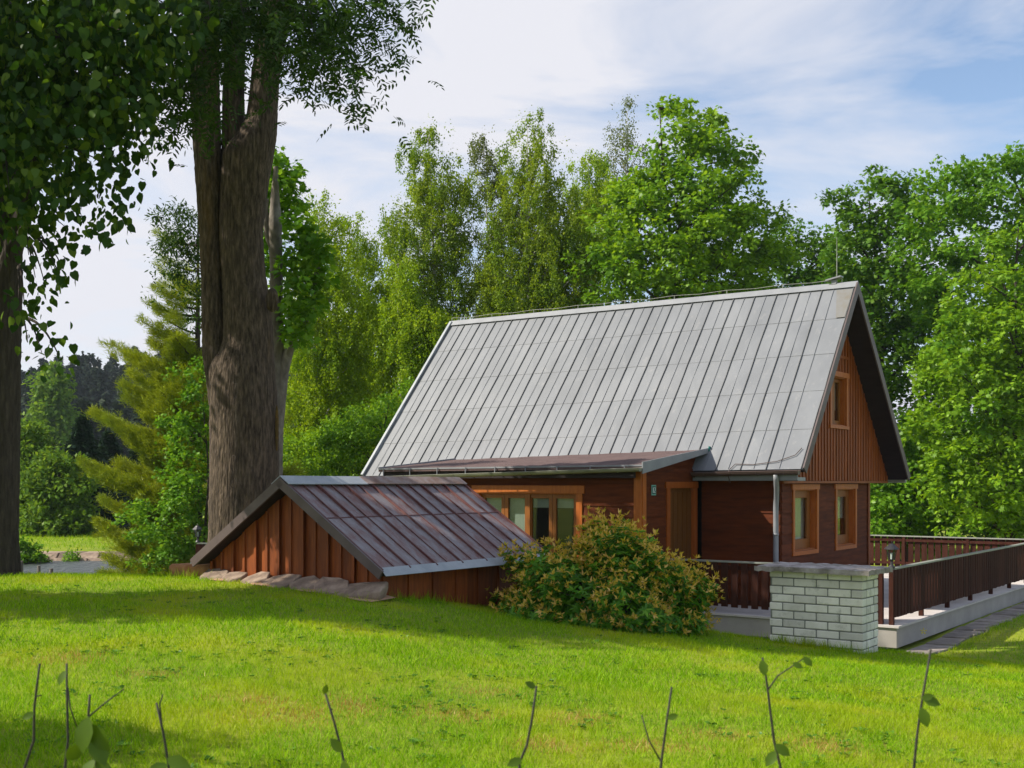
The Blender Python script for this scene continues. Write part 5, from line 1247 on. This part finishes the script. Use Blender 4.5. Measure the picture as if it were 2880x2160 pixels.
sapling([[(747, 1662), (735, 1610), (722, 1560), (703, 1498)], [(712, 1530), (719, 1533)]], [(700, 1500, .03, .3, .4), (742, 1642, .06, 2.9, .5), (738, 1625, .05, -.6, .5)], DS, 'leaning dark twig below the shed roof in the lower middle')
sapling([[(1122, 1648), (1138, 1610), (1148, 1560), (1159, 1482)]], [(1157, 1486, .034, -1.0, .4), (1128, 1640, .045, -1.9, .5)], DS, 'single curved twig without branches under the rhododendron')
sapling([[(1427, 1662), (1430, 1635), (1440, 1560), (1451, 1484)], [(1428, 1645), (1402, 1600), (1386, 1545)]], [(1441, 1552, .032, 1.2, .6)], DS, 'y shaped twig forked low down')
sapling([[(1687, 1662), (1672, 1600), (1662, 1520), (1656, 1470), (1647, 1420)], [(1659, 1490), (1680, 1460), (1715, 1437), (1742, 1418)]], [(1646, 1425, .045, 3.0, .3), (1712, 1432, .030, 2.0, .3), (1735, 1418, .035, 2.4, .3), (1676, 1622, .05, -2.5, .5), (1674, 1608, .05, 2.2, .5)], DS, 'twig with a leafy side shoot below the white brick pillar')
sapling([[(1974, 1662), (1982, 1580), (1994, 1500), (2011, 1402)]], [(1990, 1510, .035, 1.2, .5), (1990, 1528, .055, 2.9, .4), (1993, 1508, .05, 1.9, .6)], DS, 'tall slender twig with small leaves at the right')

# ------------------------------------------------------------------ lawn grass
def blocked(x, y):
    b = np.zeros(x.shape, bool)
    def rect(o, t0, t1, s0, s1):
        r_ = np.stack([x - o[0], y - o[1]], -1); t = r_ @ U[:2]; s_ = r_ @ W[:2]
        return (t > t0) & (t < t1) & (s_ > s0) & (s_ < s1)
    b |= rect(D0, -.05, SW + .05, -.05, SL + .1) | rect(D0, -.3, 3.0, -.24, 0) | rect(K0, -.0, 1.26, -.0, .6) | rect(S0, -.62, 6, .0, 13) | rect(H0, -.2, 11, -2.5, 6)
    return b
DRY = [V(vx, vy, 1.55 * 3250 / (vy * 2880 / 2212 - HOR)) for vx, vy in ((330, 1500), (1040, 1482), (985, 1532), (760, 1535), (1545, 1548), (1400, 1580), (1250, 1526), (640, 1570), (560, 1545), (1180, 1590), (1780, 1560), (150, 1470))]
def dryness(x, y):
    d_ = np.zeros(x.shape)
    for i_, q_ in enumerate(DRY): d_ = np.maximum(d_, np.exp(-((x - q_[0]) / (.20 + .05 * (i_ % 3))) ** 2 - ((y - q_[1]) / (.16 + .05 * (i_ % 4))) ** 2))
    return d_
def grass_zone(n, y0, y1, hh, ww, dry=False):
    u_ = rng.random(n); y = y0 + (y1 - y0) * u_; x = rng.uniform(-.56, .56, n) * (y + 1.0)
    dd_ = dryness(x, y); k = ~blocked(x, y) & ((rng.random(n) < dd_ * .8) if dry else (rng.random(n) > dd_ * .75)); x, y = x[k], y[k]; n = len(x)
    cl_ = (1 + .9 * np.clip(np.sin(x * 5.1 + 2 * np.sin(y * 3)) * np.sin(y * 4.7 - x) - .45, 0, 1)) * .75 + .5 * (np.sin(x * 2.3 + y) * np.sin(y * 1.9 - x * .7) * .5 + .5)
    p = np.stack([x, y, hgt(x, y) - .005], 1); a = rng.uniform(0, 2 * np.pi, n); lean = rng.normal(size=(n, 2)) * .55
    h = hh * cl_ * rng.uniform(.5, 1.35, n); w = ww * rng.uniform(.7, 1.3, n)
    e = np.stack([np.cos(a), np.sin(a), 0 * a], 1) * w[:, None]; ln = np.stack([lean[:, 0], lean[:, 1], 0 * a], 1) * h[:, None]
    up = np.array([0, 0, 1.]) * h[:, None]
    v = np.stack([p - e, p + e, p + up * .55 + ln * .35 + e * .7, p + up * .55 + ln * .35 - e * .7, p + up * .95 + ln], 1).reshape(-1, 3)
    b = np.arange(n)[:, None] * 5; f = np.concatenate([b + np.array([[0, 1, 2]]), b + np.array([[0, 2, 3]]), b + np.array([[3, 2, 4]])])
    return v, f
v, f = merge([grass_zone(120000, 5.2, 9.5, .050, .0022), grass_zone(150000, 9.5, 17.5, .050, .0036), grass_zone(30000, 17.5, 25, .06, .006), grass_zone(9000, 3.0, 5.2, .05, .002)])
tag(npmesh('lawn_grass', v, f, M['grass']), kind='stuff')
M['straw'] = leafmat('dry grass', (0.30, 0.17, 0.04), (0.45, 0.28, 0.08), (0.5, 0.38, 0.12), trans=0.3, gloss=0.02)
v, f = grass_zone(160000, 5.2, 9.8, .035, .0022, True)
tag(npmesh('dry_grass', v, f, M['straw']), kind='stuff')
x = rng.uniform(-24, 0, 26000); y = rng.uniform(41.0, 60, 26000)
p = np.stack([x, y, hgt(x, y)], 1); v, f = leaves(p, unit(np.array([0, 0, 1.]) + rng.normal(size=p.shape) * .5), rng.normal(size=p.shape), .16 * rng.uniform(.5, 1.3, len(x)), T_NEEDLE)
tag(npmesh('bank_grass', v, f, M['grass']), kind='stuff')
# clover and plantain leaves scattered in the turf
nw = 900; y = 5.4 + 9 * rng.random(nw) ** 1.3; x = rng.uniform(-.5, .5, nw) * y; k = ~blocked(x, y); x, y = x[k], y[k]; nw = len(x)
g_ = np.sin(x * 1.7 + y * .6) * np.sin(y * 1.3 - x) > -.1; x, y = x[g_], y[g_]; nw = len(x)
p = np.repeat(np.stack([x, y, hgt(x, y) + .012], 1), 7, 0); a = rng.uniform(0, 2 * np.pi, nw * 7)
p[:, :2] += rng.normal(size=(nw * 7, 2)) * .018
v, f = leaves(p, np.stack([np.cos(a), np.sin(a), .45 + 0 * a], 1), np.array([0, 0, 1.]) + rng.normal(size=p.shape) * .3, np.repeat(rng.uniform(.020, .048, nw), 7), T_OVAL)
M['weed'] = leafmat('lawn weed leaves', (0.05, 0.14, 0.012), (0.09, 0.21, 0.018), (0.14, 0.27, 0.03), trans=0.3, gloss=0.02)
tag(npmesh('lawn_weeds', v, f, M['weed']), kind='stuff')
# taller tufts against pillar, shed and earth mound
TP = []
for (c, r_, n_) in ((kp(.75, -.10, 0), (.35, .05), 420), (kp(.25, -.08, 0), (.25, .05), 160), (dp(-.12, .5, 0), (.10, .5), 260), (dp(3.5, -.05, 0), (.35, .18), 500), (sp(-.72, 3, 0), (.06, 3.5), 700)):
    t = rng.normal(size=n_) * r_[0]; s_ = rng.normal(size=n_) * r_[1]; TP.append(c + t[:, None] * U + s_[:, None] * W)
p = np.concatenate(TP); p[:, 2] = hgt(p[:, 0], p[:, 1]) - .01
k = ~blocked(p[:, 0], p[:, 1]); p = p[k]
v, f = leaves(p, unit(np.array([0, 0, 1.]) + rng.normal(size=p.shape) * .35), rng.normal(size=p.shape), .15 * rng.uniform(.5, 1.2, len(p)), (np.array([[-.03, 0, 0], [.03, 0, 0], [.0, 1, 0]]), np.array([[0, 1, 2]])))
tag(npmesh('tall_grass', v, f, M['grass']), kind='stuff')

# ------------------------------------------------------------------ air
m, nt = nodes('haze air'); out = N(nt, 'ShaderNodeOutputMaterial'); vol = N(nt, 'ShaderNodeVolumePrincipled')
vol.inputs['Color'].default_value = (0.75, 0.87, 1.0, 1); vol.inputs['Density'].default_value = 0.00020; vol.inputs['Anisotropy'].default_value = 0.0
nt.links.new(vol.outputs[0], out.inputs['Volume'])
mb = MB(); fr0 = lambda x, y, z: np.array([x, y, z], float)
mb.box(fr0, -1600, 1600, -320, 2600, -8, 60)
tag(build('haze', mb, m), kind='stuff')
